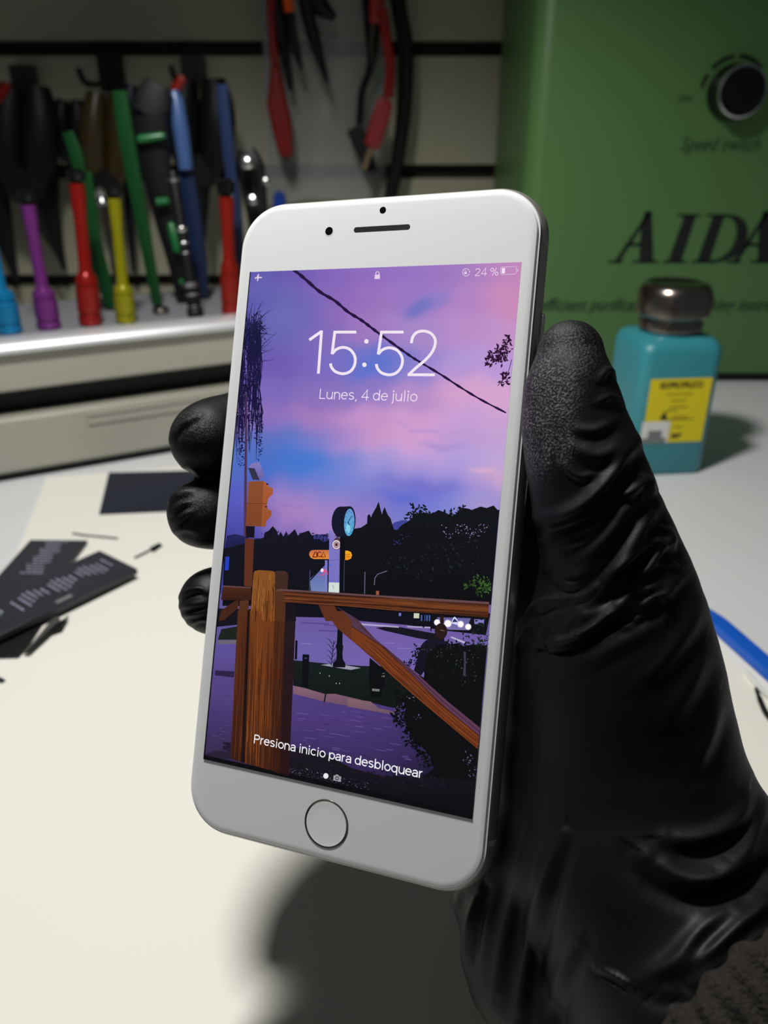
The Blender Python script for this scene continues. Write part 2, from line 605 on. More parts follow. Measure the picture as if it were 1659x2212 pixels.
def hook(px0, px1, py0, py1, label, m):
    yw = 0.985
    a, c = on_y(px0, py0, yw), on_y(px1, py1, yw)
    root = thing('wall_hook', label, 'hook', Vector(((a.x + c.x) / 2, .99, a.z)), 'hooks in the wall grooves')
    g = MB()
    g.box((a.x, .983, c.z), (c.x, .9985, a.z))
    g.build('plate', m, root, bevel=.001)
    g = MB()
    x = (a.x + c.x) / 2
    g.tube(smooth_path([(x, .982, c.z + .01), (x, .94, c.z + .004), (x, .90, c.z + .004), (x, .885, c.z + .014)], 5), .0032, 10)
    g.build('peg', m, root)


hook(206, 268, 112, 196, 'dark hook plate on the wall above the amber pliers', M['black'])
hook(388, 446, 122, 190, 'brownish hook plate on the wall above the red-tipped pliers', colour('brown_hook', 44, 34, 28))
hook(18, 78, 140, 200, 'dark hook plate on the wall above the broad black pliers', colour('brown_hook_dark', 36, 26, 22))

# tweezers hanging with points down behind the screwdrivers
TWG = 'black tweezers hanging behind the screwdrivers'
for (x0, y0, x1, y1, x2, y2, w, lab) in ((92, 250, 112, 480, 142, 585, 44, 'black tweezers pointing down between the purple and red screwdrivers'), (-18, 380, 8, 500, 38, 610, 48, 'black tweezers pointing down at the left edge above the cyan screwdriver'), (272, 330, 282, 480, 290, 590, 22, 'thin black tweezers pointing down right of the yellow screwdriver')):
    g = flat_tool('tweezers', None, None, [(x0, y0), ((x0 + x1) / 2, (y0 + y1) / 2), (x1, y1), (x2, y2)], [w * .9, w, w * .8, 6], None, False, .35, y0=0.955)
    g2 = flat_tool('tweezers', None, None, [(x0, y0), ((x0 + x1) / 2 - w * .1, (y0 + y1) / 2), (x1 - w * .2, y1), (x2 - 3, y2)], [w * .8, w * .8, w * .6, 5], None, False, .3, y0=0.965)
    org = on_y(x0, y0, .955)
    root = thing('tweezers', lab, 'tweezers', org, TWG)
    g.build('arm', M['black'], root)
    g2.build('arm', M['black'], root)

# ------------------------------------------------------------------ test leads, cable and bag hanging in the middle
YW = 0.93


def wpt(px, py, y=YW):
    return on_y(px, py, y)


def cable(name, label, cat, pts, r, m, group=None, y=YW):
    g = MB()
    P = smooth_path([wpt(p[0], p[1], p[2] if len(p) > 2 else y) for p in pts], 8)
    g.tube(P, r, 10)
    return tag(g.build(name, m, org=P[0]), label, cat, group)


def ang_prism(pts, y, th):
    return [wpt(x, yy, y) for x, yy in pts], Vector((0, th, 0))


# red crocodile clip with its lead
org = wpt(603, 200)
root = thing('crocodile_clip_lead', 'big red crocodile clip with red lead on the left of the bag', 'test lead', org, 'test leads hanging from the wall')
g = MB()
g.prism(*ang_prism([(586, 130), (600, 130), (614, 200), (628, 260), (632, 338), (604, 340), (590, 290), (575, 225)], .93, .016))
g.build('clip_sleeve', RED, root, bevel=.004)
g = MB()
g.tube(smooth_path([wpt(582, -40), wpt(584, 0), wpt(586, 60), wpt(594, 140)], 6), .0042, 10)
g.build('lead', RED, root)
g = MB()
g.prism(*ang_prism([(608, 338), (630, 337), (628, 352), (612, 352)], .933, .008))
g.build('jaw', M['chrome'], root)
cable('test_lead', 'black lead hanging close against the red crocodile clip', 'test lead', [(590, -40), (600, 40), (614, 110), (628, 195)], [.005, .006, .0075, .008, .009, .009, .0095, .0095, .0095, .010, .010, .0095, .009, .008, .007, .006, .006, .0055, .005, .0048, .0045, .004, .004, .003, .003], M['black'], 'test leads hanging from the wall', .945)
root = thing('probe', 'thin black probe with an orange collar at the top of the picture', 'probe', wpt(626, 30), 'test leads hanging from the wall')
g = MB()
g.tube([wpt(618, -40), wpt(622, 0), wpt(626, 26)], .0052, 10)
g.build('collar', ORANGE, root)
g = MB()
g.tube(smooth_path([wpt(627, 27), wpt(634, 90), wpt(652, 152)], 6), [.0045] * 9 + [.004, .003, .002, .001], 10)
g.build('needle', M['black'], root)
root = thing('probe', 'pair of black probe pins left of the clear bag, pointing down right', 'probe', wpt(680, 30), 'test leads hanging from the wall')
g = MB()
g.tube(smooth_path([wpt(655, -30), wpt(672, 60), wpt(708, 180)], 6), [.008] * 5 + [.007] * 3 + [.006, .005, .004, .003, .0015], 10)
g.build('needle', M['black'], root)
g = MB()
g.tube(smooth_path([wpt(665, -30), wpt(690, 10), wpt(724, 40)], 6), [.009] * 8 + [.008, .007, .006, .005, .003], 10)
g.build('handle', M['black'], root)

# red banana plug with lead and upper red clip
root = thing('banana_plug_lead', 'red banana plug with pale tip on a red lead', 'test lead', wpt(820, 260), 'test leads hanging from the wall')
g = MB()
g.tube(smooth_path([wpt(826, 20, .915), wpt(834, 80, .915), wpt(843, 140, .915), wpt(838, 212, .915)], 6), .0052, 10)
g.build('lead', RED, root)
g = MB()
g.prism(*ang_prism([(818, 205), (850, 222), (838, 268), (818, 326), (786, 312), (798, 262)], .907, .016))
g.build('plug_body', colour('faded_red', 140, 30, 34), root, bevel=.003)
g = MB()
g.tube([wpt(803, 318, .915), wpt(795, 340, .915), wpt(786, 366, .915)], [.0038, .0036, .003], 10)
g.build('tip', colour('brass_tip', 150, 128, 100, .3, .6), root)
root = thing('crocodile_clip_lead', 'upper red clip with bare steel jaw right of the bag top', 'test lead', wpt(815, 20), 'test leads hanging from the wall')
g = MB()
g.prism(*ang_prism([(797, -30), (832, -30), (830, 51), (798, 50)], .925, .016))
g.build('clip_sleeve', colour('bright_red', 158, 12, 12), root, bevel=.003)
g = MB()
g.tube([wpt(812, 52, .934), wpt(808, 100, .934), wpt(808, 142, .934)], [.006, .007, .002], 8, flat=.5)
g.build('jaw', colour('dull_steel', 60, 52, 44, .4, .6), root)
root = thing('banana_plug_lead', 'black banana plug on a thin black lead behind the red plug', 'test lead', wpt(780, 300), 'test leads hanging from the wall')
g = MB()
g.tube(smooth_path([wpt(786, -30, .945), wpt(794, 50, .945), wpt(800, 140, .945), wpt(782, 200, .945), wpt(776, 270, .945)], 6), .004, 10)
g.build('lead', M['black'], root)
g = MB()
g.prism(*ang_prism([(748, 284), (775, 268), (798, 300), (815, 372), (793, 374), (770, 330)], .935, .016))
g.build('plug_body', M['black'], root, bevel=.003)
cable('power_cable', 'thick black cable hanging in a curve beside the green machine', 'cable', [(856, -40), (868, 40), (879, 110), (877, 210), (868, 290), (855, 370), (838, 440), (800, 520), (740, 580)], .0072, M['black'], y=.95)
cable('power_cable', 'second black cable hanging right beside the curved thick one', 'cable', [(844, -40), (856, 40), (866, 100), (866, 200), (858, 300), (846, 380), (830, 450), (800, 540)], .004, M['black'], y=.963)

# clear plastic bag
bagm = bpy.data.materials.new('clear_bag_film')
bagm.use_nodes = True
nt = bagm.node_tree
nt.nodes.clear()
out = nt.nodes.new('ShaderNodeOutputMaterial')
mx = nt.nodes.new('ShaderNodeMixShader')
tr = nt.nodes.new('ShaderNodeBsdfTransparent')
pb = nt.nodes.new('ShaderNodeBsdfPrincipled')
pb.inputs['Base Color'].default_value = (.45, .48, .46, 1)
pb.inputs['Roughness'].default_value = .35
mx.inputs[0].default_value = .34
nt.links.new(tr.outputs[0], mx.inputs[1])
nt.links.new(pb.outputs[0], mx.inputs[2])
nt.links.new(mx.outputs[0], out.inputs[0])
g = MB()
NX, NY = 22, 30
vv, ff = [], []
for side in (0, 1):
    for j in range(NY + 1):
        for i in range(NX + 1):
            u, v = i / NX, j / NY
            px = 556 + (u * 262) + 18 * math.sin(v * 2.5)
            py = -60 + v * 490 + 22 * (1 - math.cos((u - .5) * 2.6))
            bul = (math.sin(math.pi * u) ** .6) * (math.sin(math.pi * min(1, v * 1.0)) ** .5)
            bul *= .011 * (1 + .3 * math.sin(9 * u + 5 * v) + .25 * math.sin(13 * v - 4 * u))
            vv.append(on_y(px, py, .978 + (bul if side else -bul)))
off = (NX + 1) * (NY + 1)
for s in (0, 1):
    for j in range(NY):
        for i in range(NX):
            a = s * off + j * (NX + 1) + i
            ff.append((a, a + 1, a + NX + 2, a + NX + 1))
g.add(vv, ff)
tag(g.build('plastic_bag', bagm, org=vv[0]), 'clear grey plastic bag hanging on the slatted wall behind the test leads', 'plastic bag')
g = MB()
p = on_y(604, 428, .965)
g.lathe(p, p + Vector((0, 0, -.02)), [(-.008, .004), (-.004, .013), (.008, .016), (.02, .014), (.03, .006)], 16, flat=.5)
tag(g.build('plastic_bag_clip', colour('royal_blue', 40, 80, 190), org=p), 'blue clip at the foot of the clear bag, just above the phone', 'clip')

# ------------------------------------------------------------------ green fume machine
BY = 0.75
mc = thing('fume_extractor', 'big green metal fume extractor standing right of the phone', 'machine', (0.28, .86, 0))
X0, X1, Z0, Z1, YB = .124, .46, .006, .44, .975


def rounded_box(x0, x1, y0, y1, z0, z1, r, n=8, rz=.004):
    g = MB()
    prof = []
    for cx_, cy_, a0 in ((x1 - r, y1 - r, 0), (x0 + r, y1 - r, 90), (x0 + r, y0 + r, 180), (x1 - r, y0 + r, 270)):
        for k in range(n + 1):
            a = math.radians(a0 + 90 * k / n)
            prof.append((cx_, cy_, math.cos(a), math.sin(a)))
    rings = [(z0, rz), (z0 + rz * .3, rz * .3), (z0 + rz, 0), (z1 - rz, 0), (z1 - rz * .3, rz * .3), (z1, rz)]
    vv, ff = [], []
    for z, ins in rings:
        for cx_, cy_, c_, s_ in prof:
            vv.append((cx_ + c_ * (r - ins), cy_ + s_ * (r - ins), z))
    m = len(prof)
    for i in range(len(rings) - 1):
        for k in range(m):
            k2 = (k + 1) % m
            ff.append((i * m + k, i * m + k2, (i + 1) * m + k2, (i + 1) * m + k))
    ff.append(tuple(reversed(range(m))))
    ff.append(tuple((len(rings) - 1) * m + k for k in range(m)))
    g.add(vv, ff)
    return g


rounded_box(X0, X1, BY, YB, Z0 + .004, Z1, .016).build('housing', M['green_box'], mc)
rounded_box(X0 + .012, X1 - .012, BY + .012, YB - .02, .0003, Z0 + .0035, .01, rz=.001).build('base', M['rack_dark'], mc)


def box_px(px, py, d=0.0004):
    p = on_y(px, py, BY)
    return Vector((p.x, BY - d, p.z))


C3 = lambda pts, dx=0: [(1100 + (x + dx) / 2.458, y / 2.458) for x, y in pts]
g = MB()


def ink_poly(g, pts, d0=.0001, th=.0003, mt=0):
    g.prism([box_px(x, y, d0) for x, y in pts], (0, -th, 0), mt)


for dx in (0, 628):
    ink_poly(g, C3([(738, 1122), (752, 1130), (585, 1392), (555, 1392)], dx))
    ink_poly(g, C3([(720, 1122), (757, 1120), (765, 1390), (688, 1390), (700, 1200)], dx))
    ink_poly(g, C3([(628, 1290), (700, 1290), (700, 1308), (615, 1308)], dx))
    ink_poly(g, C3([(527, 1384), (605, 1384), (600, 1397), (522, 1397)], dx))
    ink_poly(g, C3([(655, 1384), (792, 1384), (788, 1397), (650, 1397)], dx))
ink_poly(g, C3([(898, 1137), (1016, 1137), (1012, 1150), (894, 1150)]))
ink_poly(g, C3([(930, 1145), (992, 1145), (912, 1390), (842, 1390)]))
ink_poly(g, C3([(818, 1384), (942, 1384), (938, 1397), (812, 1397)]))
# D
ink_poly(g, C3([(1082, 1145), (1142, 1145), (1062, 1390), (995, 1390)]))
ink_poly(g, C3([(1050, 1137), (1150, 1137), (1146, 1150), (1046, 1150)]))
ink_poly(g, C3([(970, 1384), (1095, 1384), (1090, 1397), (966, 1397)]))
ring_o = [(1140, 1137), (1205, 1142), (1250, 1170), (1268, 1220), (1258, 1280), (1228, 1335), (1180, 1372), (1120, 1392), (1060, 1397)]
ring_i = [(1140, 1152), (1180, 1160), (1200, 1185), (1208, 1225), (1200, 1275), (1178, 1322), (1140, 1358), (1100, 1378), (1065, 1384)]
for k in range(len(ring_o) - 1):
    ink_poly(g, C3([ring_o[k], ring_o[k + 1], ring_i[k + 1], ring_i[k]]))
g.build('brand_lettering', M['ink'], mc, smooth=False)


def text_mesh(s, shear=0.0, offset=0.0):
    cu = bpy.data.curves.new('txt', 'FONT')
    cu.body = s
    cu.size = 1.0
    cu.shear = shear
    cu.offset = offset
    cu.resolution_u = 4
    o = bpy.data.objects.new('txt', cu)
    me = bpy.data.meshes.new_from_object(o)
    v = [tuple(p.co[:2]) for p in me.vertices]
    f = [tuple(p.vertices) for p in me.polygons]
    bpy.data.objects.remove(o)
    bpy.data.curves.remove(cu)
    bpy.data.meshes.remove(me)
    return v, f


def text_between(s, A, B, up, nrm, lift, shear=0.0, offset=0.0, g=None, col=None, tall=1.0):
    """text whose ink runs from A to B along the baseline"""
    v, f = text_mesh(s, shear, offset)
    x0 = min(p[0] for p in v)
    x1 = max(p[0] for p in v)
    A, B = Vector(A), Vector(B)
    k = (B - A).length / (x1 - x0)
    ex = (B - A).normalized()
    g = g or MB()
    g.add([A + ex * (p[0] - x0) * k + Vector(up) * p[1] * k * tall + Vector(nrm) * lift for p in v], f, 0, col)
    return g


UP, NB = Vector((0, 0, 1)), Vector((0, -1, 0))
g = MB()
text_between('Speed switch', box_px(1470, 326, 0), box_px(1640, 326, 0), UP, NB, .0004, .3, 0, g, tall=1.25)
g.build('switch_lettering', M['ink_soft'], mc, smooth=False)
g = MB()
text_between('ON', box_px(1464, 221, 0), box_px(1493, 221, 0), UP, NB, .0004, .1, .01, g)
g.build('dial_lettering', M['ink_soft'], mc, smooth=False)
g = MB()
text_between('efficient purification for smoking instrument', box_px(1164, 671, 0), box_px(1737, 671, 0), UP, NB, .0004, .35, .012, g, tall=1.15)
g.build('caption_lettering', M['ink_soft'], mc, smooth=False)
# dial with arc marks
kc = box_px(1582, 200, 0)
kr = (box_px(1582 + 56, 200, 0) - kc).length
g = MB()
for a0, a1 in ((40, 88), (98, 140), (150, 172)):
    n = 10
    for k in range(n):
        q = []
        for a, rr in ((a0 + (a1 - a0) * k / n, 1.16), (a0 + (a1 - a0) * (k + 1) / n, 1.16), (a0 + (a1 - a0) * (k + 1) / n, 1.30), (a0 + (a1 - a0) * k / n, 1.30)):
            q.append(kc + Vector((math.cos(math.radians(a)), 0, math.sin(math.radians(a)))) * kr * rr + NB * .0002)
        g.prism(q, (0, -.0003, 0))
g.build('dial_marks', M['ink'], mc, smooth=False)
g = MB()
n = 40
prof = [(.0005, kr), (.004, kr), (.006, kr * .95), (.0175, kr * .9), (.019, kr * .89)]
g.lathe(kc + NB * .0005, kc + NB, prof, 48)
kn = g.build('speed_knob', M['black_gloss'], mc, angle=30)
g = MB()
g.lathe(kc + NB * .0196, kc + NB, [(0, kr * .89), (.0006, kr * .92), (.0018, kr * .9), (.0022, kr * .84), (.0006, kr * .83), (.0004, kr * .7)], 48)
g.build('knob_ring', M['steel'], kn)
g = MB()
g.lathe(kc + NB * .0201, kc + NB, [(0, kr * .82), (.0016, kr * .82), (.0018, kr * .78)], 48)
g.build('knob_face', M['black_gloss'], kn)

# ------------------------------------------------------------------ teal bottle
bc = Vector((.2005, .553, 0))
ROTB = Matrix.Translation(bc) @ Matrix.Rotation(math.radians(6), 4, 'Z')
bt = thing('solvent_bottle', 'square teal plastic bottle with metal pump cap and yellow label', 'bottle', bc)
HB, WB = .0985, .029
prof = [(0.0003, WB - .003), (.001, WB - .001), (.003, WB), (HB - .010, WB), (HB - .005, WB - .0012), (HB - .002, WB - .0042), (HB, WB - .010), (HB + .0008, .020)]
g = MB()
vv, ff = [], []
n = 8
for z, h in prof:
    r = min(.0085, h * .5) if h > .021 else h * .95
    for cx_, cy_, a0 in ((1, 1, 0), (-1, 1, 90), (-1, -1, 180), (1, -1, 270)):
        for k in range(n + 1):
            a = math.radians(a0 + 90 * k / n)
            vv.append(ROTB @ Vector((cx_ * (h - r) + r * math.cos(a), cy_ * (h - r) + r * math.sin(a), z)))
m_ = 4 * (n + 1)
for i in range(len(prof) - 1):
    for k in range(m_):
        k2 = (k + 1) % m_
        ff.append((i * m_ + k, i * m_ + k2, (i + 1) * m_ + k2, (i + 1) * m_ + k))
ff.append(tuple(reversed(range(m_))))
ff.append(tuple((len(prof) - 1) * m_ + k for k in range(m_)))
g.add(vv, ff)
g.build('body', M['teal'], bt, angle=50)
g = MB()
g.lathe(bc + Vector((0, 0, HB + .001)), bc + Vector((0, 0, 1)), [(0, .0205), (.001, .0215), (.008, .0215), (.010, .0205), (.0104, .019)], 48)
col_ = g.build('collar', M['chrome'], bt)
g = MB()
g.lathe(bc + Vector((0, 0, HB + .0106)), bc + Vector((0, 0, 1)), [(0, .019), (.0004, .0235), (.002, .0250), (.015, .0250), (.019, .0235), (.0215, .0215), (.0225, .0195), (.0212, .0180), (.0200, .0120), (.0195, .004)], 48)
g.build('pump_cap', M['chrome'], bt)


def bot_px(px, py, lift):
    """a point of the bottle's front face"""
    nrm = (ROTB.to_3x3() @ Vector((0, -1, 0)))
    p0 = ROTB @ Vector((0, -WB, 0))
    d = ray(px, py)
    o = Vector((0, 0, CAM_H))
    t = (p0 - o).dot(nrm) / d.dot(nrm)
    return o + d * t + nrm * lift


LB = [bot_px(*q, 0) for q in ((1394, 820), (1533, 814), (1506, 956), (1368, 958))]
ux = (ROTB.to_3x3() @ Vector((1, 0, 0)))
nb = ROTB.to_3x3() @ Vector((0, -1, 0))
lx0, lx1 = -.0215, .0225
zt, zb = LB[0].z, LB[3].z


def lab(u, v, lift):
    return ROTB @ Vector((lx0 + (lx1 - lx0) * u, -WB - lift, zb + (zt - zb) * v))


g = MB()
g.prism([lab(0, 0, .0001), lab(1, 0, .0001), lab(1, 1, .0001), lab(0, 1, .0001)], nb * .0003)
lb = g.build('label', M['label_yellow'], bt, smooth=False)
g = MB()
text_between('ISOPROPILICO', lab(.16, .86, 0), lab(.86, .86, 0), UP, nb, .0006, 0, .03, g, tall=1.25)
for (u0, u1, v0) in ((.28, .72, .76), (.38, .62, .66), (.36, .66, .56), (.30, .50, .50), (.44, .70, .40), (.30, .80, .36), (.5, .64, .24)):
    g.prism([lab(u0, v0, .0004), lab(u1, v0, .0004), lab(u1, v0 + .010, .0004), lab(u0, v0 + .010, .0004)], nb * .0002)
g.add([lab(.22, .38, .0006), lab(.36, .38, .0006), lab(.31, .50, .0006)], [(0, 1, 2)])
g.prism([lab(.46, .07, .0004), lab(.60, .08, .0004), lab(.66, .15, .0004), lab(.56, .13, .0004), lab(.5, .14, .0004)], nb * .0002)
g.build('label_print', M['ink'], lb, smooth=False)
g = MB()
g.prism([lab(-.04, 0, .0005), lab(.42, 0, .0005), lab(.42, .34, .0005), lab(-.04, .34, .0005)], nb * .0003)
st = g.build('sticker', M['sticker'], bt, smooth=False)
g = MB()
g.prism([lab(.08, .03, .0009), lab(.30, .03, .0009), lab(.30, .20, .0009), lab(.08, .20, .0009)], nb * .0002)
g.prism([lab(-.03, .01, .0009), lab(.38, .01, .0009), lab(.38, .08, .0009), lab(-.03, .08, .0009)], nb * .0001)
g.build('sticker_print', M['sticker_grey'], st, smooth=False)

# ------------------------------------------------------------------ batteries and scraps on the mat
BG = 'phone batteries lying on the mat'


def plate(name, corners, z0, th, m, org, parent=None, bevel=.0006):
    g = MB()
    g.prism([Vector((p.x, p.y, z0)) for p in corners], (0, 0, th))
    return g.build(name, m, parent, bevel=bevel, org=None if parent is not None else org)


def printed_lines(corner, ex, ey, rows, z, parent, m):
    g = MB()
    for (t0, s0, s1) in rows:
        s = s0
        while s < s1:
            w = rnd.uniform(.0008, .0035)
            a = corner + ex * t0 + ey * s
            e = min(s + w, s1)
            c = corner + ex * t0 + ey * e
            th = ex * .0009
            g.add([(p.x, p.y, z) for p in (a, c, c + th, a + th)], [(0, 1, 2, 3)])
            s = e + rnd.uniform(.0003, .0008)
    return g.build('print', m, parent, smooth=False)


# lower battery
c1 = [on_z(*q, .004) for q in ((65, 1166), (189, 1167))]
ex = (c1[1] - c1[0]).normalized()
dn1 = Vector((on_z(-30, 1330, .004) - c1[0])).normalized()
dn1 = (dn1 - ex * dn1.dot(ex)).normalized()
W1 = (c1[1] - c1[0]).length
L1 = .095
root = thing('battery', 'dark phone battery on the mat, the lower one, partly covered by another', 'battery', c1[0], BG)
plate('cell', [c1[0], c1[1], c1[1] + dn1 * L1, c1[0] + dn1 * L1], MZ + .0001, .0026, M['battery'], c1[0], root)
rows = [(.006 + .0019 * i, .010, .024) for i in range(0)]
g = printed_lines(c1[0], dn1, ex, [(.003 + .0030 * i, .011 + .0012 * (i % 3), .024 - .001 * ((i * 7) % 4)) for i in range(13)], MZ + .0029, root, M['print_grey'])

# upper battery
zt2 = MZ + .0066
q0, q1 = on_z(215, 1188, zt2), on_z(297, 1228, zt2)
q2 = on_z(0, 1398, zt2)
ex2 = (q1 - q0).normalized()
dn2 = (q2 - q1)
dn2 = (dn2 - ex2 * dn2.dot(ex2)).normalized()
W2 = (q1 - q0).length
L2 = .125
root = thing('battery', 'dark phone battery with rows of grey print lying across the other battery', 'battery', q0, BG)
plate('cell', [q0, q1, q1 + dn2 * L2, q0 + dn2 * L2], MZ + .0030, .0036, M['battery'], q0, root)
rr = []
t = .006
k = 0
while t < .062:
    rr.append((t, W2 * (.30 + .05 * math.sin(k * 1.3)), W2 * (.62 + .08 * math.sin(k * .9))))
    t += .0030 if k % 5 else .0046
    k += 1
printed_lines(q0, dn2, ex2, rr, zt2 + .0002, root, M['print_grey'])
printed_lines(q0, dn2, ex2, [(.068, W2 * .34, W2 * .52), (.070, W2 * .30, W2 * .56), (.072, W2 * .34, W2 * .5), (.080, W2 * .28, W2 * .7), (.0825, W2 * .28, W2 * .7)], zt2 + .0002, root, M['print_light'])
g = MB()
a = q0 + dn2 * .038 + ex2 * W2 * .84
g.add([(p.x, p.y, zt2 + .0002) for p in (a, a + ex2 * .003, a + ex2 * .003 + dn2 * .009, a + dn2 * .009)], [(0, 1, 2, 3)])
g.build('sticker', M['sticker_grey'], root, smooth=False)

# third, flat piece with a foil flap below the batteries
root = thing('flex_cable', 'flat black flex board with silver foil edge sticking out below the batteries', 'flex cable', on_z(70, 1390, MZ))
pp = [on_z(*q, MZ + .0004) for q in ((-60, 1350), (60, 1338), (118, 1310), (60, 1400), (40, 1421), (-60, 1424))]
g = MB()
g.prism([Vector((p.x, p.y, MZ + .0002)) for p in pp], (0, 0, .0008))
g.build('board', M['flex'], root, bevel=.0002)
pp = [on_z(*q, MZ + .0012) for q in ((120, 1330), (132, 1340), (62, 1412), (50, 1414))]
g = MB()
g.prism([Vector((p.x, p.y, MZ + .0011)) for p in pp], (0, 0, .0006))
g.build('foil_edge', M['foil'], root)
pp = [on_z(*q, MZ + .0012) for q in ((118, 1355), (150, 1334), (134, 1362), (112, 1370), (64, 1414), (56, 1414))]
g = MB()
g.prism([Vector((p.x, p.y, MZ + .0018)) for p in pp], (0, 0, .0008))
g.build('connector', M['black'], root)


def scrap(name, label, cat, pts, w, th, m, group=None):
    g = MB()
    P = [on_z(x, y, MZ) + Vector((0, 0, th / 2 + .0001)) for x, y in pts]
    for a, c in zip(P[:-1], P[1:]):
        d = (c - a).normalized()
        s = Vector((-d.y, d.x, 0)) * w / 2
        base = [a - s, c - s, c + s, a + s]
        g.prism([p - Vector((0, 0, th / 2)) for p in base], (0, 0, th))
    return tag(g.build(name, m, org=P[0], bevel=.0002, seg=2), label, cat, group)


SG = 'small flex scraps on the mat'
scrap('flex_scrap', 'thin dark grey strip behind the top corner of the batteries', 'scrap', [(157, 1153), (180, 1157), (255, 1164)], .0016, .0006, colour('grey_strip', 70, 72, 76), SG)
scrap('flex_scrap', 'small black strip with wide head right of the batteries', 'scrap', [(291, 1206), (300, 1202), (330, 1187)], .0018, .0006, M['flex'], SG)
g = MB()
p = on_z(340, 1183, MZ)
g.prism([on_z(*q, MZ + .0001) for q in ((324, 1186), (344, 1176), (351, 1180), (331, 1194))], (0, 0, .0012))
tag(g.build('flex_connector', M['black'], org=p, bevel=.0002), 'black connector block at the far end of the small black strip', 'connector')
scrap('flex_scrap', 'tiny black scrap at the left edge of the photo below the batteries', 'scrap', [(-14, 1463), (8, 1474)], .0022, .0008, M['flex'], SG)
g = MB()
g.prism([on_z(*q, MZ + .0001) for q in ((235, 1022), (480, 1016), (480, 1100), (214, 1112))], (0, 0, .0006))
tag(g.build('navy_film_sheet', M['navy'], org=on_z(235, 1022), bevel=.0001), 'dark navy rectangular film lying on the mat behind the gloved fingers', 'film')

# blue stick and dark tweezers at the right edge
g = MB()
a, c = on_z(1494, 1293, .0045), on_z(1720, 1492, .0045)
d = (c - a).normalized()
s = Vector((-d.y, d.x, 0))
vv = []
NS = 14
for i in range(NS + 1):
    t = i / NS
    w = .0052 * (1 - .75 * max(0, (.16 - t) / .16))
    h = .0022 * (1 - .7 * max(0, (.3 - t) / .3))
    p = a.lerp(c, t)
    z0 = MZ + .0002
    vv += [Vector((p.x, p.y, z0)) - s * w, Vector((p.x, p.y, z0)) + s * w, Vector((p.x, p.y, z0 + 2 * h)) + s * w * .8, Vector((p.x, p.y, z0 + 2 * h)) - s * w * .8]
ff = [(0, 1, 2, 3), tuple(NS * 4 + k for k in (3, 2, 1, 0))]
for i in range(NS):
    for k in range(4):
        ff.append((i * 4 + k, i * 4 + (k + 1) % 4, i * 4 + 4 + (k + 1) % 4, i * 4 + 4 + k))
g.add(vv, ff)
tag(g.build('blue_spudger', M['blue_plastic'], org=a, bevel=.0005), 'blue plastic opening stick lying on the mat edge at the right', 'pry tool')
root = thing('steel_tweezers', 'pale tweezers with a dark tip below the blue stick at the right edge', 'tweezers', on_z(1640, 1490, MZ))
g = MB()
g.tube(smooth_path([on_z(1614, 1452, MZ + .001), on_z(1634, 1478, MZ + .001), on_z(1664, 1508, MZ + .001), on_z(1740, 1560, MZ + .001)], 6), .0011, 8)
g.build('arm', M['sticker'], root)
g = MB()
g.tube(smooth_path([on_z(1632, 1484, MZ + .0008), on_z(1646, 1522, MZ + .0012), on_z(1664, 1552, MZ + .0014), on_z(1740, 1640, MZ + .0016)], 6), [.0003] + [.0009] * 3 + [.0012] * 15, 8)
g.build('arm', M['black'], root)

# ------------------------------------------------------------------ phone
PR = np.array([[0.9301, 0.0911, -0.3557], [0.0774, -0.9956, -0.0525], [-0.3590, 0.0213, -0.9331]])
PT = np.array([-7.19, 3.11, 183.7])


def phw(x, y, z=0.0):
    return cam2w(*(PR @ np.array([x, y, z], float) + PT))


def scr(px, py):
    """a picture point's place on the display, in mm from the phone's centre"""
    d = np.array([(px - CX) / F_PX, (py - CY) / F_PX, 1.0])
    n = PR[:, 2]
    t = n @ PT / (n @ d)
    q = PR.T @ (d * t - PT)
    return float(q[0]), float(q[1])


PN = (phw(0, 0, 1) - phw(0, 0, 0)).normalized()
PX = (phw(1, 0, 0) - phw(0, 0, 0)).normalized()
PY = (phw(0, 1, 0) - phw(0, 0, 0)).normalized()
phone = thing('smartphone', 'white smartphone with lit lock screen held up in the gloved hand', 'phone', phw(0, 0, -3.7))
HX, HY, RC = 39.0, 79.1, 12.0


def outline(ins, n=20):
    pts = []
    r = RC - ins
    for sx, sy, a0 in ((1, 1, 0), (-1, 1, 90), (-1, -1, 180), (1, -1, 270)):
        for k in range(n + 1):
            a = math.radians(a0 + 90 * k / n)
            pts.append((sx * (HX - RC) + r * math.cos(a), sy * (HY - RC) + r * math.sin(a)))
    return pts


def ring_solid(prof):
    g = MB()
    vv, ff = [], []
    for ins, z in prof:
        vv += [phw(x, y, z) for x, y in outline(ins)]
    m = len(outline(0))
    for i in range(len(prof) - 1):
        for k in range(m):
            k2 = (k + 1) % m
            ff.append((i * m + k, i * m + k2, (i + 1) * m + k2, (i + 1) * m + k))
    ff.append(tuple(reversed(range(m))))
    ff.append(tuple((len(prof) - 1) * m + k for k in range(m)))
    return g.add(vv, ff)


fp = []
for k in range(15):
    a = math.radians(-90 + 135 * k / 14)
    fp.append((3.6 * (1 - math.cos(a)), -3.9 + 3.5 * math.sin(a)))
frame_o = ring_solid(fp).build('frame', M['phone_alu'], phone, angle=30)
ring_solid([(1.3, -1.6), (1.15, -1.4), (1.15, -1.18), (1.4, -1.15)]).build('gasket', M['phone_line'], phone)
ring_solid([(1.25, -1.14), (1.25, -.80), (1.32, -.70), (1.75, -.66), (1.80, -.42), (2.0, -.2), (2.5, -.05), (3.2, 0)]).build('front_glass', M['phone_white'], phone, angle=20)


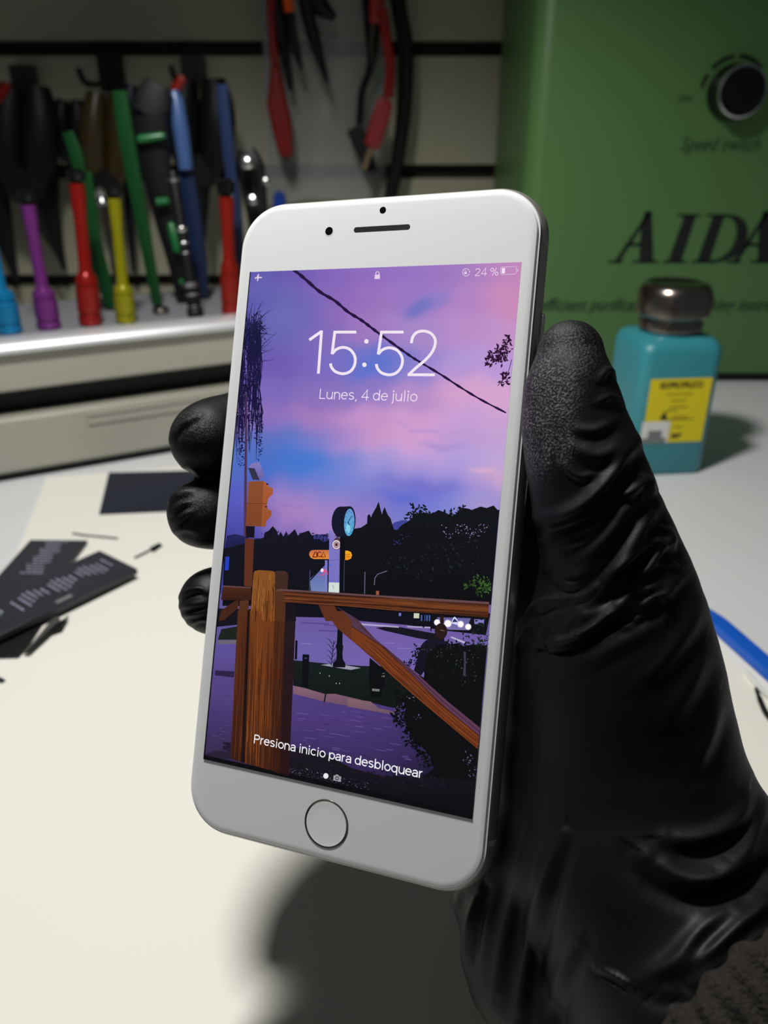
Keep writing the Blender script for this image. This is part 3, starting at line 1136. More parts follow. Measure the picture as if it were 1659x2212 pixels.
def side_band(y0, y1, sx):
    g = MB()
    vv, ff = [], []
    P = [(ins - .03, z) for ins, z in fp[2:]]
    for y in (y0, y1):
        vv += [phw(sx * (HX - ins), y, z) for ins, z in P]
    k = len(P)
    for i in range(k - 1):
        ff.append((i, i + 1, k + i + 1, k + i))
    g.add(vv, ff)
    return g.build('antenna_band', M['antenna'], frame_o)


for sx in (1, -1):
    side_band(65.2, 66.6, sx)
    side_band(-66.6, -65.2, sx)
g = MB()
pl = []
for k in range(24):
    a = 2 * math.pi * k / 24
    pl.append((.85 * math.cos(a), (4.1 if math.sin(a) > 0 else -4.1) + .85 * math.sin(a)))
g.prism([phw(38.8, 45.5 + y, -4.0 + x) for x, y in pl], PX * .0008)
g.build('side_button', M['phone_alu'], frame_o, bevel=.0002)


def disc(x, y, r, z, th, n=40):
    g = MB()
    g.prism([phw(x + r * math.cos(2 * math.pi * k / n), y + r * math.sin(2 * math.pi * k / n), z) for k in range(n)], PN * th / 1000)
    return g


disc(-13.4, 70.2, 1.28, .005, .02).build('lens_surround', M['phone_white'], phone)
disc(-13.4, 70.2, 1.0, .03, .02).build('front_camera', M['black_gloss'], phone)
disc(.14, 74.5, .80, .01, .02).build('sensor', M['black_gloss'], phone)
g = MB()
pl = []
for k in range(32):
    a = 2 * math.pi * k / 32
    pl.append(((6.5 if math.cos(a) > 0 else -6.5) + .62 * math.cos(a), .62 * math.sin(a)))
g.prism([phw(.25 + x, 70.15 + y, .01) for x, y in pl], PN * .00003)
g.build('earpiece', M['black'], phone)
c0 = phw(.15, -69.4, .004)
g = MB()
g.lathe(c0, c0 + PN, [(0, .0056), (.00010, .00555), (.00016, .0054), (.00010, .00525), (.00003, .0051)], 64)
hb = g.build('home_button', M['ring'], phone)
g = MB()
g.lathe(c0, c0 + PN, [(.00004, .00508), (.00012, .00505), (.00009, .0047), (.00007, .003), (.00006, .0004)], 64)
g.build('button_face', M['phone_white'], hb)

# ------------------------------------------------------------------ the lock screen's picture
SV, SF, SC = [], [], []
layer = [0]


def zlay():
    layer[0] += 1
    return .030 + layer[0] * .0012


def draw(pts, c, z=None, c2=None):
    """polygon in picture points; c top colour, c2 bottom colour"""
    z = zlay() if z is None else z
    b = len(SV)
    ys = [p[1] for p in pts]
    y0, y1 = min(ys), max(ys)
    cols = []
    for x, y in pts:
        lx, ly = scr(x, y)
        lx = min(max(lx, -34.2), 34.2)
        ly = min(max(ly, -60.85), 60.85)
        SV.append(phw(lx, ly, z))
        if c2:
            t = (y - y0) / max(1e-6, y1 - y0)
            cols.append(rgb(*[c[i] + (c2[i] - c[i]) * t for i in range(3)]))
        else:
            cols.append(rgb(*c))
    SF.append(tuple(range(b, b + len(pts))))
    SC.append(cols)


def ribbon(pts, w, c, z=None, cap=False):
    z = zlay() if z is None else z
    ws = w if isinstance(w, (list, tuple)) else [w] * len(pts)
    L, R_ = [], []
    for i, (x, y) in enumerate(pts):
        a, b2 = pts[max(i - 1, 0)], pts[min(i + 1, len(pts) - 1)]
        dx, dy = b2[0] - a[0], b2[1] - a[1]
        l = math.hypot(dx, dy) or 1
        nx, ny = -dy / l, dx / l
        L.append((x + nx * ws[i] / 2, y + ny * ws[i] / 2))
        R_.append((x - nx * ws[i] / 2, y - ny * ws[i] / 2))
    for i in range(len(pts) - 1):
        draw([L[i], L[i + 1], R_[i + 1], R_[i]], c, z)


def ell(cx, cy, rx, ry, c, z=None, rot=0, n=28, a0=0, a1=360, c2=None):
    r = math.radians(rot)
    pts = []
    for k in range(n):
        a = math.radians(a0 + (a1 - a0) * k / (n - (0 if a1 - a0 == 360 else 1)))
        x, y = rx * math.cos(a), ry * math.sin(a)
        pts.append((cx + x * math.cos(r) - y * math.sin(r), cy + x * math.sin(r) + y * math.cos(r)))
    draw(pts, c, z, c2)


def cr2(pts, n=8):
    return [(p.x, p.y) for p in smooth_path([(x, y, 0) for x, y in pts], n)]


def crop(ox, oy, s=4.608):
    return lambda pts: [(ox + x / s, oy + y / s) for x, y in pts]


cA, cB, cC, cD, cE, cF = crop(420, 560), crop(780, 560), crop(420, 940), crop(780, 940), crop(420, 1320), crop(760, 1320)

SKY = [(560, 590, 88, 80, 168), (640, 590, 108, 88, 175), (720, 590, 132, 100, 184), (800, 590, 144, 108, 190), (900, 585, 150, 115, 192), (980, 580, 160, 120, 190), (1050, 575, 180, 130, 190), (1115, 575, 195, 135, 185),
       (560, 650, 85, 80, 168), (640, 650, 108, 100, 180), (720, 650, 140, 105, 185), (800, 650, 155, 112, 187), (880, 645, 152, 122, 195), (1000, 650, 176, 130, 195), (1110, 650, 200, 138, 186),
       (600, 700, 106, 104, 180), (560, 720, 90, 85, 165), (640, 720, 108, 100, 180), (700, 720, 130, 105, 185), (800, 720, 160, 120, 190), (900, 720, 165, 135, 200), (1000, 720, 186, 140, 200), (1100, 720, 195, 145, 200),
       (600, 790, 108, 90, 176), (700, 790, 125, 105, 190), (770, 780, 106, 115, 200), (830, 790, 98, 115, 205), (900, 790, 150, 130, 205), (1000, 790, 178, 150, 212), (1090, 790, 185, 150, 215),
       (600, 850, 122, 105, 184), (700, 850, 138, 112, 186), (800, 845, 140, 118, 195), (900, 850, 182, 140, 200), (1000, 850, 214, 160, 205), (1080, 850, 214, 165, 206),
       (580, 910, 146, 110, 186), (680, 910, 165, 120, 186), (780, 910, 196, 145, 200), (900, 910, 206, 155, 206), (1000, 910, 200, 158, 214), (1080, 910, 204, 160, 210),
       (570, 950, 84, 110, 190), (650, 950, 98, 120, 200), (720, 945, 155, 132, 204), (800, 950, 206, 150, 200), (900, 950, 214, 160, 208), (1000, 950, 186, 152, 210), (1080, 950, 192, 160, 210),
       (560, 1000, 76, 110, 195), (650, 1000, 68, 118, 205), (740, 1000, 106, 128, 208), (820, 1000, 165, 150, 214), (900, 1000, 178, 156, 218), (1000, 1000, 178, 158, 220), (1070, 1000, 190, 165, 214),
       (560, 1040, 82, 100, 190), (650, 1045, 92, 118, 204), (750, 1040, 112, 130, 210), (820, 1040, 140, 138, 210), (900, 1040, 126, 120, 205), (1000, 1040, 160, 145, 215), (1065, 1035, 214, 165, 200),
       (520, 1075, 85, 90, 190), (620, 1070, 165, 128, 194), (700, 1075, 150, 128, 200), (790, 1075, 122, 118, 200), (870, 1075, 98, 108, 204), (950, 1075, 115, 122, 210), (1060, 1075, 150, 142, 210),
       (520, 1110, 80, 80, 175), (620, 1110, 174, 130, 190), (700, 1110, 165, 134, 200), (780, 1110, 150, 125, 195), (850, 1110, 118, 120, 200), (950, 1110, 128, 135, 210), (1060, 1110, 170, 150, 204),
       (500, 1150, 72, 72, 165), (620, 1150, 138, 112, 186), (700, 1150, 162, 128, 194), (780, 1150, 156, 125, 190), (850, 1150, 122, 130, 200), (500, 1180, 60, 60, 140), (640, 1190, 90, 80, 170)]
ROAD = [(460, 1340, 96, 84, 150), (700, 1350, 104, 86, 156), (900, 1360, 110, 88, 156), (460, 1400, 92, 78, 150), (680, 1400, 108, 98, 168), (820, 1390, 116, 94, 166), (900, 1420, 114, 98, 176), (450, 1480, 82, 66, 128), (560, 1480, 82, 66, 128),
        (450, 1560, 68, 52, 108), (460, 1620, 62, 48, 96), (680, 1540, 76, 58, 122), (760, 1560, 76, 58, 122), (700, 1600, 64, 48, 104), (820, 1600, 64, 48, 104), (800, 1640, 56, 42, 92), (900, 1640, 50, 38, 84), (700, 1660, 44, 34, 66), (900, 1690, 24, 20, 36), (1000, 1700, 14, 12, 20), (460, 1640, 44, 34, 56)]
SKa = np.array(SKY, float)
RDa = np.array(ROAD, float)


def field(tab, px, py, sg):
    w = np.exp(-((tab[:, 0] - px) ** 2 / (2 * (sg * 1.25) ** 2) + (tab[:, 1] - py) ** 2 / (2 * (sg * .72) ** 2))) + 1e-9
    return tuple((tab[:, 2:] * w[:, None]).sum(0) / w.sum())


GX, GY = 88, 150
zb_ = zlay()
b0 = len(SV)
gcol = []
for j in range(GY + 1):
    for i in range(GX + 1):
        lx, ly = -34.24 + 68.48 * i / GX, -60.88 + 121.76 * j / GY
        w_ = phw(lx, ly, zb_)
        SV.append(w_)
        c_ = PR @ np.array([lx, ly, 0.0]) + PT
        px, py = CX + F_PX * c_[0] / c_[2], CY + F_PX * c_[1] / c_[2]
        if py < 1280:
            # wind the lookup a little so cloud edges are not straight
            qx = px + 9 * math.sin(py * .043 + px * .011) + 5 * math.sin(py * .11 + 2)
            qy = py + 7 * math.sin(px * .031 + 1.3) + 4 * math.sin(px * .083 + py * .02)
            c = list(field(SKa, qx, qy, 30))
            # a dark blue gap in the clouds
            for (ex, ey, rx, ry, rot, cc, st) in ((912, 660, 26, 20, -20, (98, 108, 190), .85), (945, 645, 40, 20, -25, (128, 122, 198), .6), (590, 690, 58, 60, 0, (112, 110, 182), .5), (560, 615, 50, 34, 0, (110, 105, 180), .5), (800, 800, 45, 22, -8, (86, 112, 206), .6), (905, 1050, 90, 16, 5, (108, 106, 200), .55), (860, 1075, 60, 12, 5, (92, 104, 204), .6), (965, 962, 60, 6, 12, (158, 140, 206), .6), (640, 1005, 80, 24, -6, (62, 118, 208), .5), (905, 925, 80, 4, 8, (168, 138, 206), .5), (600, 1094, 50, 4, 10, (128, 112, 190), .5), (1040, 1022, 34, 5, 8, (228, 178, 200), .7)):
                r = math.radians(rot)
                dx, dy = qx - ex, qy - ey
                u = (dx * math.cos(r) + dy * math.sin(r)) / rx
                v = (-dx * math.sin(r) + dy * math.cos(r)) / ry
                k = st * math.exp(-(u * u + v * v) ** 1.3)
                c = [c[q] + (cc[q] - c[q]) * k for q in range(3)]
        else:
            c = field(RDa, px, py, 45)
        gcol.append(rgb(*c))
for j in range(GY):
    for i in range(GX):
        a = j * (GX + 1) + i
        idx = (a, a + 1, a + GX + 2, a + GX + 1)
        SF.append(tuple(b0 + q for q in idx))
        SC.append([gcol[q] for q in idx])


def leaves(region, n, size, col, z=None, spread=None):
    """many small pointed leaves scattered in a list of (x, y, rx, ry) blobs"""
    z = zlay() if z is None else z
    tot = sum(r[2] * r[3] for r in region)
    for x, y, rx, ry in region:
        for _ in range(max(1, int(n * rx * ry / tot))):
            a, q = rnd.uniform(0, 6.283), math.sqrt(rnd.random())
            cx, cy = x + rx * q * math.cos(a), y + ry * q * math.sin(a)
            l, th = size * rnd.uniform(.6, 1.4), rnd.uniform(0, 6.283)
            dx, dy = math.cos(th) * l, math.sin(th) * l
            k = rnd.uniform(.7, 1.3)
            draw([(cx, cy), (cx + dx * .5 - dy * .22, cy + dy * .5 + dx * .22), (cx + dx, cy + dy), (cx + dx * .5 + dy * .22, cy + dy * .5 - dx * .22)], tuple(min(255, q_ * k) for q_ in col), z)


# far hills and trees
draw(cC([(1130, 1010), (1190, 990), (1330, 985), (1345, 1100), (1130, 1100)]), (58, 56, 128))
draw(cD([(300, 900), (330, 870), (400, 848), (450, 845), (500, 880), (500, 1000), (300, 1000)]), (62, 66, 148))
draw(cC([(325, 1000), (400, 985), (480, 1000), (560, 1030), (650, 1025), (700, 1060), (700, 1250), (280, 1250)]), (36, 36, 92), c2=(18, 18, 46))
draw(cC([(600, 1045), (690, 1020), (700, 970), (740, 950), (780, 905), (820, 950), (835, 1000), (860, 960), (885, 1010), (915, 955), (935, 1000), (1000, 935), (1030, 1000), (1060, 975), (1140, 950), (1165, 990), (1200, 1045), (1240, 1030), (1280, 1060), (1335, 1050), (1659, 990), (1659, 1700), (280, 1700), (290, 1130), (450, 1090)]), (17, 18, 32), c2=(12, 13, 20))
leaves([(570 + i * 12, 1160 + 4 * math.sin(i * 2.1), 9, 8) for i in range(14)], 130, 6, (17, 18, 32))
draw(cD([(-180, 990), (-60, 930), (0, 920), (60, 880), (64, 800), (85, 785), (100, 820), (110, 790), (150, 720), (175, 660), (200, 760), (210, 790), (215, 760), (235, 715), (265, 790), (295, 830), (312, 890), (330, 940), (360, 945), (400, 900), (480, 850), (540, 790), (600, 770), (660, 785), (720, 775), (770, 745), (850, 775), (900, 805), (940, 785), (1000, 720), (1080, 735), (1100, 745), (1190, 710), (1250, 725), (1320, 700), (1360, 745), (1440, 745), (1400, 1700), (-180, 1700)]), (15, 17, 24), c2=(9, 10, 14))
leaves([(885 + i * 12.5, 1118 - 12 * math.sin(i * .9) - 4 * math.sin(i * 2.3), 12, 16) for i in range(15)], 300, 9, (16, 20, 22))
leaves([(960 + 8 * i, 1145 + 6 * math.sin(i), 9, 14) for i in range(12)], 70, 3.2, (150, 140, 190))
leaves([(858, 1170, 10, 6), (873, 1158, 7, 5)], 14, 4, (56, 62, 140))
leaves([(930, 1220, 60, 40), (1000, 1190, 50, 60), (850, 1215, 40, 30)], 110, 7, (24, 32, 30))
leaves([(1042, 1272, 16, 12), (1015, 1265, 14, 5), (1030, 1250, 10, 8), (1052, 1262, 8, 14)], 70, 8, (48, 78, 34))
# pylon sign, filling station and lamps
draw(cC([(1325, 1270), (1150, 1430), (1160, 1560), (1325, 1560)]), (92, 96, 172), c2=(110, 130, 180))
ribbon(cC([(1340, 1240), (1110, 1490)]), 2.6, (8, 8, 12))
draw(cC([(1300, 1245), (1325, 1245), (1318, 1560), (1300, 1560)]), (122, 118, 196))
ell(*cC([(1272, 1345)])[0], 3.2, 4, (250, 230, 250))
ribbon(cC([(1255, 1395), (1285, 1390), (1300, 1330), (1310, 1360)]), 2.2, (236, 70, 110))
ribbon(cC([(1320, 1350), (1325, 1390)]), 2, (236, 70, 110))
zp = zlay()
x0, y0 = cC([(1190, 1187)])[0]
draw(cC([(1190, 1143), (1340, 1143), (1340, 1233), (1190, 1233), (1162, 1222), (1146, 1200), (1143, 1180), (1150, 1160), (1168, 1147)]), (196, 108, 70), zp, c2=(230, 140, 50))
zl = zlay()
for s_ in ([(1180, 1212), (1202, 1162), (1216, 1162), (1222, 1212)], [(1176, 1213), (1224, 1213)], [(1262, 1172), (1245, 1160), (1228, 1175), (1228, 1200), (1245, 1213), (1262, 1203)], [(1264, 1212), (1284, 1162), (1306, 1212), (1262, 1213)]):
    ribbon(cC(s_), 2.1, (110, 22, 12), zl)
draw(cC([(1345, 945), (1372, 962), (1400, 1010), (1455, 1040), (1452, 1300), (1447, 1570), (1335, 1560), (1338, 1300)]), (128, 120, 196), c2=(112, 108, 190))
ell(*cC([(1425, 1052)])[0], 7.6, 7.6, (74, 52, 66))
ell(*cC([(1414, 1090)])[0], 10, 11, (92, 36, 40))
ell(*cC([(1414, 1090)])[0], 9, 9.8, (226, 210, 220))
ell(*cC([(1414, 1090)])[0], 6.4, 7.0, (112, 76, 84))
ell(*cC([(1414, 1090)])[0], 5.0, 5.4, (200, 190, 210))
ell(*cC([(1414, 1090)])[0], 3.4, 3.8, (92, 40, 36))
draw(cC([(1338, 1465), (1447, 1468), (1443, 1570), (1335, 1562)]), (206, 220, 214))
ribbon(cC([(1370, 1490), (1388, 1512), (1384, 1530)]), .8, (90, 110, 110))
draw(cC([(1487, 1150), (1530, 1150), (1560, 1165), (1570, 1195), (1560, 1228), (1530, 1243), (1487, 1243)]), (240, 170, 30), c2=(236, 140, 30))
ribbon(cC([(1500, 1190), (1550, 1186)]), 1.2, (150, 80, 20))
ribbon(cC([(1515, 1210), (1545, 1208)]), 1.2, (150, 80, 20))
ribbon(cC([(1345, 1252), (1440, 1236)]), .6, (60, 60, 110))
ell(*cC([(1350, 1292)])[0], 2.4, 2.2, (70, 110, 220))
# street clock
draw(cC([(1450, 1000), (1505, 1000), (1495, 1600), (1442, 1600)]), (10, 11, 18))
ell(*cC([(1452, 862)])[0], 18.5, 33, (22, 22, 44), rot=2)
draw(cC([(1445, 712), (1545, 708), (1545, 1010), (1470, 1005)]), (20, 20, 40))
ell(*cC([(1542, 858)])[0], 13.6, 32.6, (18, 18, 36), rot=3)
ell(*cC([(1542, 868)])[0], 11.2, 29.6, (100, 150, 206), rot=3, c2=(84, 170, 216))
ell(*cC([(1530, 930)])[0], 5, 10, (130, 206, 230), rot=3)
zh = zlay()
ribbon(cC([(1530, 868), (1566, 806)]), 1.3, (14, 20, 44), zh)
ribbon(cC([(1528, 862), (1544, 896)]), 1.8, (14, 20, 44), zh)
for k in range(12):
    a = math.radians(30 * k)
    ell(*cC([(1542 + 42 * math.sin(a), 868 - 112 * math.cos(a))])[0], .8, 1.5, (40, 70, 120), zh, n=8)
for p_, w_ in (([(1152, 1345), (1146, 1550)], 1.6), ([(1495, 1240), (1488, 1560)], 1.2)):
    ribbon(cC(p_), w_, (70, 72, 104))
ribbon(cD([(40, 1360), (36, 1580)]), 1.8, (96, 98, 126))
ribbon(cD([(132, 1490), (140, 1420), (165, 1385), (258, 1352)]), 1.5, (112, 116, 140))
draw(cD([(150, 1550), (180, 1550), (180, 1590), (150, 1590)]), (150, 86, 60))
# willow strands on the left
zw = zlay()
for k in range(150):
    x = rnd.uniform(512, 566)
    y = rnd.uniform(700, 900)
    l = rnd.uniform(30, 110)
    if y + l > 1000:
        l = 1000 - y
    pts = [(x, y), (x + rnd.uniform(-5, 5), y + l * .5), (x + rnd.uniform(-6, 4), y + l)]
    xm = 575 - max(0, (y - 880)) * .12
    ribbon([(min(p[0], xm), p[1]) for p in pts], [2.6, 2.2, .6], (24, 20, 62), zw)
leaves([(548, 720, 28, 26), (555, 700, 12, 30), (536, 790, 26, 60), (532, 870, 24, 60), (524, 940, 10, 40), (560, 930, 8, 40)], 560, 6, (22, 18, 58))
zf = zlay()
for k in range(70):
    a = math.radians(rnd.uniform(-120, -5))
    l = rnd.uniform(20, 85) * (1 if a < -.9 else .55)
    x, y = rnd.uniform(528, 552), rnd.uniform(715, 790)
    ribbon([(x, y), (x + l * .5 * math.cos(a), y + l * .5 * math.sin(a)), (x + l * math.cos(a + .15), y + l * math.sin(a + .15))], [1.8, 1.3, .4], (24, 20, 62), zf)
for k in range(9):
    a = math.radians(-150 + k * 15)
    ribbon([(548, 715), (548 + 16 * math.cos(a), 715 + 28 * math.sin(a) * .9), (548 + 30 * math.cos(a + .1), 715 + 58 * math.sin(a) * .9)], [2, 1.4, .5], (26, 22, 66))
leaves([(522, 985, 7, 24), (562, 970, 5, 26)], 60, 5, (30, 30, 84))
# pole and traffic light
draw(cC([(510, -420), (528, -420), (522, 1010), (490, 1010)]), (66, 46, 82), c2=(84, 52, 74))
draw(cC([(505, 1030), (596, 1030), (576, 1510), (495, 1500)]), (92, 46, 30))
draw(cC([(540, 460), (690, 455), (685, 912), (512, 902), (530, 620)]), (138, 76, 44), c2=(124, 66, 38))
draw(cC([(690, 455), (720, 478), (742, 512), (785, 530), (781, 590), (742, 622), (726, 680), (722, 692), (736, 742), (771, 750), (768, 800), (722, 852), (706, 912), (668, 912)]), (168, 90, 50), c2=(150, 78, 42))
ribbon(cC([(536, 680), (722, 684)]), 1, (80, 36, 20))
draw(cC([(714, 478), (738, 482), (736, 496), (722, 494)]), (30, 18, 24))
draw(cC([(704, 704), (726, 706), (724, 718), (708, 718)]), (30, 18, 24))
draw(cC([(513, 904), (604, 908), (598, 1022), (514, 1018)]), (18, 14, 26))
draw(cC([(537, 325), (600, 330), (652, 448), (580, 444)]), (52, 48, 74))
draw(cC([(537, 325), (572, 282), (648, 266), (700, 408), (652, 448), (604, 330)]), (132, 122, 186), c2=(104, 92, 160))
draw(cC([(312, 1210), (350, 1210), (342, 1345), (304, 1345)]), (34, 60, 190))
# overhead wire and leaves at the right
wire = cA([(985, 100), (1100, 195), (1250, 325), (1400, 415), (1530, 525), (1659, 605)])[:-1] + cB([(0, 605), (100, 680), (220, 770), (380, 885), (500, 970), (600, 1032), (800, 1152), (1000, 1282), (1200, 1402), (1445, 1530)])
wp = cr2(wire, 6)
ribbon(wp, [7.0 + 1.3 * math.sin(i * 1.7) - 3.0 * i / len(wp) for i in range(len(wp))], (34, 14, 60))
lv = [(1085, 762, 14, 16), (1068, 768, 14, 14), (1096, 745, 10, 18), (1058, 785, 8, 8), (1094, 815, 8, 14), (1086, 822, 8, 8), (1078, 778, 16, 8)]
leaves(lv, 150, 9, (44, 18, 46))
ribbon(cB([(1500, 800), (1380, 900), (1290, 960), (1250, 1050)]), 1.4, (44, 18, 46))
ribbon(cB([(1500, 1000), (1460, 1150), (1360, 1260)]), 1.4, (44, 18, 46))
# ground: dark verge, road marks, kerbs
draw([(440, 1310), (560, 1316), (560, 1345), (440, 1350)], (20, 16, 26))
draw(cE([(270, 180), (440, 150), (430, 285), (235, 285)]), (26, 34, 26))
draw(cE([(232, 288), (425, 285), (422, 325), (228, 330)]), (104, 96, 112))
draw(cE([(210, 590), (400, 600), (396, 660), (205, 640)]), (44, 32, 72))
draw(cE([(290, 1300), (365, 1310), (362, 1400), (285, 1375)]), (34, 24, 44))
draw(cE([(100, 1430), (200, 1390), (365, 1400), (360, 1470), (95, 1468)]), (40, 30, 48))
draw([(620, 1300), (1060, 1325), (1050, 1372), (960, 1362), (880, 1350), (760, 1340), (700, 1334), (620, 1332)], (13, 13, 24))
draw([(812, 1356), (850, 1352), (960, 1372), (960, 1388), (900, 1378), (830, 1362)], (20, 18, 28))
for q in ([(760, 1345), (830, 1350), (862, 1353), (862, 1356), (760, 1349)], [(880, 1352), (930, 1354), (930, 1357), (880, 1355)]):
    draw(q, (170, 160, 200))
for (x, y, l) in ((690, 1362, 40), (650, 1345, 60), (860, 1400, 30), (830, 1388, 24), (700, 1350, 60), (650, 1390, 24), (900, 1392, 30)):
    ribbon([(x, y), (x + l, y + l * .04)], 1.6, (134, 116, 184) if l < 35 else (70, 56, 118))
zr = zlay()
for k in range(70):
    x, y = rnd.uniform(640, 880), rnd.uniform(1535, 1640)
    l = rnd.uniform(5, 26)
    ribbon([(x, y), (x + l, y + l * .14)], rnd.uniform(.6, 1.8), rnd.choice([(96, 78, 142), (52, 38, 88), (90, 72, 136)]), zr)
for k in range(26):
    x, y = rnd.uniform(455, 505), rnd.uniform(1500, 1630)
    ribbon([(x, y), (x + rnd.uniform(4, 12), y + 1)], 1, rnd.choice([(86, 70, 130), (50, 38, 84)]), zr)
draw(cE([(985, 488), (1300, 520), (1659, 545)]) + [(860, 1440), (866, 1530), (845, 1528), (780, 1512), (700, 1500)] + cE([(985, 745)]), (20, 28, 28), c2=(14, 20, 18))
draw(cE([(985, 742), (1100, 765), (1300, 825), (1400, 822), (1659, 882), (1659, 962), (1300, 902), (985, 822)]), (134, 98, 114), c2=(104, 76, 96))
draw(cF([(-40, 866), (190, 900), (270, 965), (420, 1000), (470, 925), (420, 1030), (300, 1010), (100, 975), (-40, 950)]), (132, 96, 108), c2=(108, 80, 96))
ribbon(cE([(1310, 822), (1295, 905)]), 3, (22, 14, 22))
draw(cE([(1260, 535), (1400, 520), (1659, 565), (1560, 585), (1400, 560)]), (150, 148, 170))
draw(cE([(1428, 160), (1478, 200), (1476, 330), (1484, 345), (1476, 420), (1480, 480), (1505, 520), (1505, 560), (1380, 560), (1380, 520), (1415, 480), (1420, 400), (1408, 345), (1420, 320)]), (12, 12, 22))
for k in range(9):
    y = 1405 - k * 0 + k * 6 - 15
    ribbon([(718, y), (712 + (k % 2) * 12, y - 8), (706 + (k % 2) * 22, y - 12)], [1.6, 1.2, .6], (20, 22, 36))
ribbon([(722, 1384), (719, 1410), (716, 1435)], 1.6, (20, 22, 36))
draw(cE([(1080, 430), (1146, 432), (1134, 762), (1070, 745)]), (8, 10, 18))
draw(cE([(1100, 462), (1126, 462), (1124, 474), (1098, 474)]), (60, 70, 96))
draw(cE([(1008, 290), (1030, 292), (1024, 480), (1002, 480)]), (10, 11, 20))
draw(cF([(180, 462), (345, 600), (340, 762), (305, 766), (302, 860), (190, 860), (186, 766), (172, 750)]), (9, 10, 13))
for q in ([(300, 640), (306, 640), (306, 656), (300, 656)], [(314, 640), (346, 640), (346, 656), (330, 646), (330, 656), (314, 656)], [(306, 618), (348, 614), (348, 620), (306, 624)], [(205, 770), (280, 776), (276, 800), (203, 794)]):
    draw(cF(q), (110, 116, 116))
zs_ = zlay()
for x, y in ((727, 1476), (734, 1476), (692, 1454), (712, 1460)):
    ell(x, y, 1, 1.6, (170, 176, 190), zs_, n=8)
# cars with lamps and a person
draw(cF([(850, 60), (1320, 75), (1310, 150), (1180, 190), (980, 185), (900, 180)]), (96, 92, 150), c2=(120, 114, 168))
draw(cF([(1190, 60), (1330, 75), (1320, 230), (1190, 220), (1140, 190)]), (14, 14, 22))
draw(cF([(1220, 80), (1320, 84), (1316, 130), (1222, 128)]), (126, 120, 190))
draw(cF([(988, 120), (1014, 62), (1030, 56), (1066, 105), (1060, 140)]), (206, 214, 240))
draw(cF([(1024, 72), (1060, 108), (1000, 110)]), (40, 44, 90))
draw(cF([(620, 20), (674, 22), (672, 72), (618, 70)]), (200, 205, 180))
for x in (690, 720, 745, 770):
    draw(cF([(x, 40), (x + 14, 40), (x + 12, 100), (x, 96)]), (70, 96, 170))
draw(cF([(470, 18), (494, 18), (492, 50), (470, 48)]), (110, 116, 190))
draw(cF([(790, 40), (800, 40), (796, 200), (784, 200)]), (10, 10, 16))
draw(cF([(706, 40), (728, 40), (724, 165), (708, 165)]), (12, 12, 20))
for x, y, r in ((852, 112, 26), (958, 124, 32), (1085, 130, 28), (1160, 156, 26)):
    px, py = cF([(x, y)])[0]
    ell(px, py, r / 4.6 * 1.25, r / 4.6 * 1.25, (190, 180, 220))
    ell(px, py, r / 4.6, r / 4.6, (255, 250, 244))
draw(cF([(980, 260), (1000, 255), (1138, 310), (1120, 320)]), (190, 190, 206))
draw(cF([(740, 290), (800, 282), (840, 288), (960, 300), (1000, 420), (1000, 660), (730, 650), (720, 600), (690, 645), (620, 590), (680, 400), (700, 330)]), (22, 20, 40), c2=(14, 13, 24))
ell(*cF([(890, 200)])[0], 13.6, 17.5, (38, 24, 20))
draw(cF([(880, 40), (915, 40), (920, 120), (900, 130), (880, 110)]), (40, 20, 20))
ribbon(cF([(880, 188), (925, 196)]), 1, (150, 120, 110))
# bushes
draw(cF([(330, 560), (620, 740), (560, 870), (470, 940), (420, 900), (330, 880)]), (16, 20, 19))
BUSH = (10, 11, 13)
draw(cF([(745, 430), (800, 395), (870, 330), (960, 330), (1060, 320), (1120, 350), (1200, 330), (1330, 340), (1430, 340), (1430, 1200), (1400, 1300), (900, 1000), (560, 700), (640, 620), (720, 660)]), BUSH)
leaves([(918, 1408, 20, 14), (945, 1402, 26, 12), (975, 1396, 26, 10), (1005, 1404, 26, 14), (1030, 1400, 16, 20), (950, 1440, 30, 24), (1000, 1440, 30, 30)], 320, 8, (12, 16, 16))
leaves([(935, 1410, 26, 12), (985, 1410, 40, 24), (1010, 1440, 26, 40)], 46, 5, (52, 58, 66))
leaves([(898, 1410, 8, 16), (893, 1432, 8, 8), (880, 1436, 8, 8)], 46, 7, (16, 18, 24))
draw(cF([(1115, 400), (1138, 410), (1135, 650), (1110, 640), (1120, 520)]), (60, 58, 78))
draw(cF([(500, 860), (560, 790), (700, 760), (1275, 1200), (1380, 1200), (1380, 1390), (1380, 1600), (1340, 2100), (600, 1960), (640, 1700), (820, 1560), (780, 1440), (700, 1350), (620, 1300), (560, 1160), (520, 1060), (540, 960)]), BUSH)
leaves([(866, 1520, 14, 24), (858, 1545, 10, 16), (872, 1560, 14, 16), (884, 1585, 10, 18), (896, 1605, 12, 14), (915, 1620, 14, 14), (930, 1640, 12, 16)], 200, 10, (10, 11, 13))
leaves([(888, 1506, 10, 16), (897, 1545, 10, 10), (1010, 1640, 14, 16), (1022, 1670, 8, 20)], 34, 4.5, (96, 88, 124))
leaves([(1040, 1360, 20, 40), (1025, 1380, 26, 18)], 60, 8, (22, 34, 22))
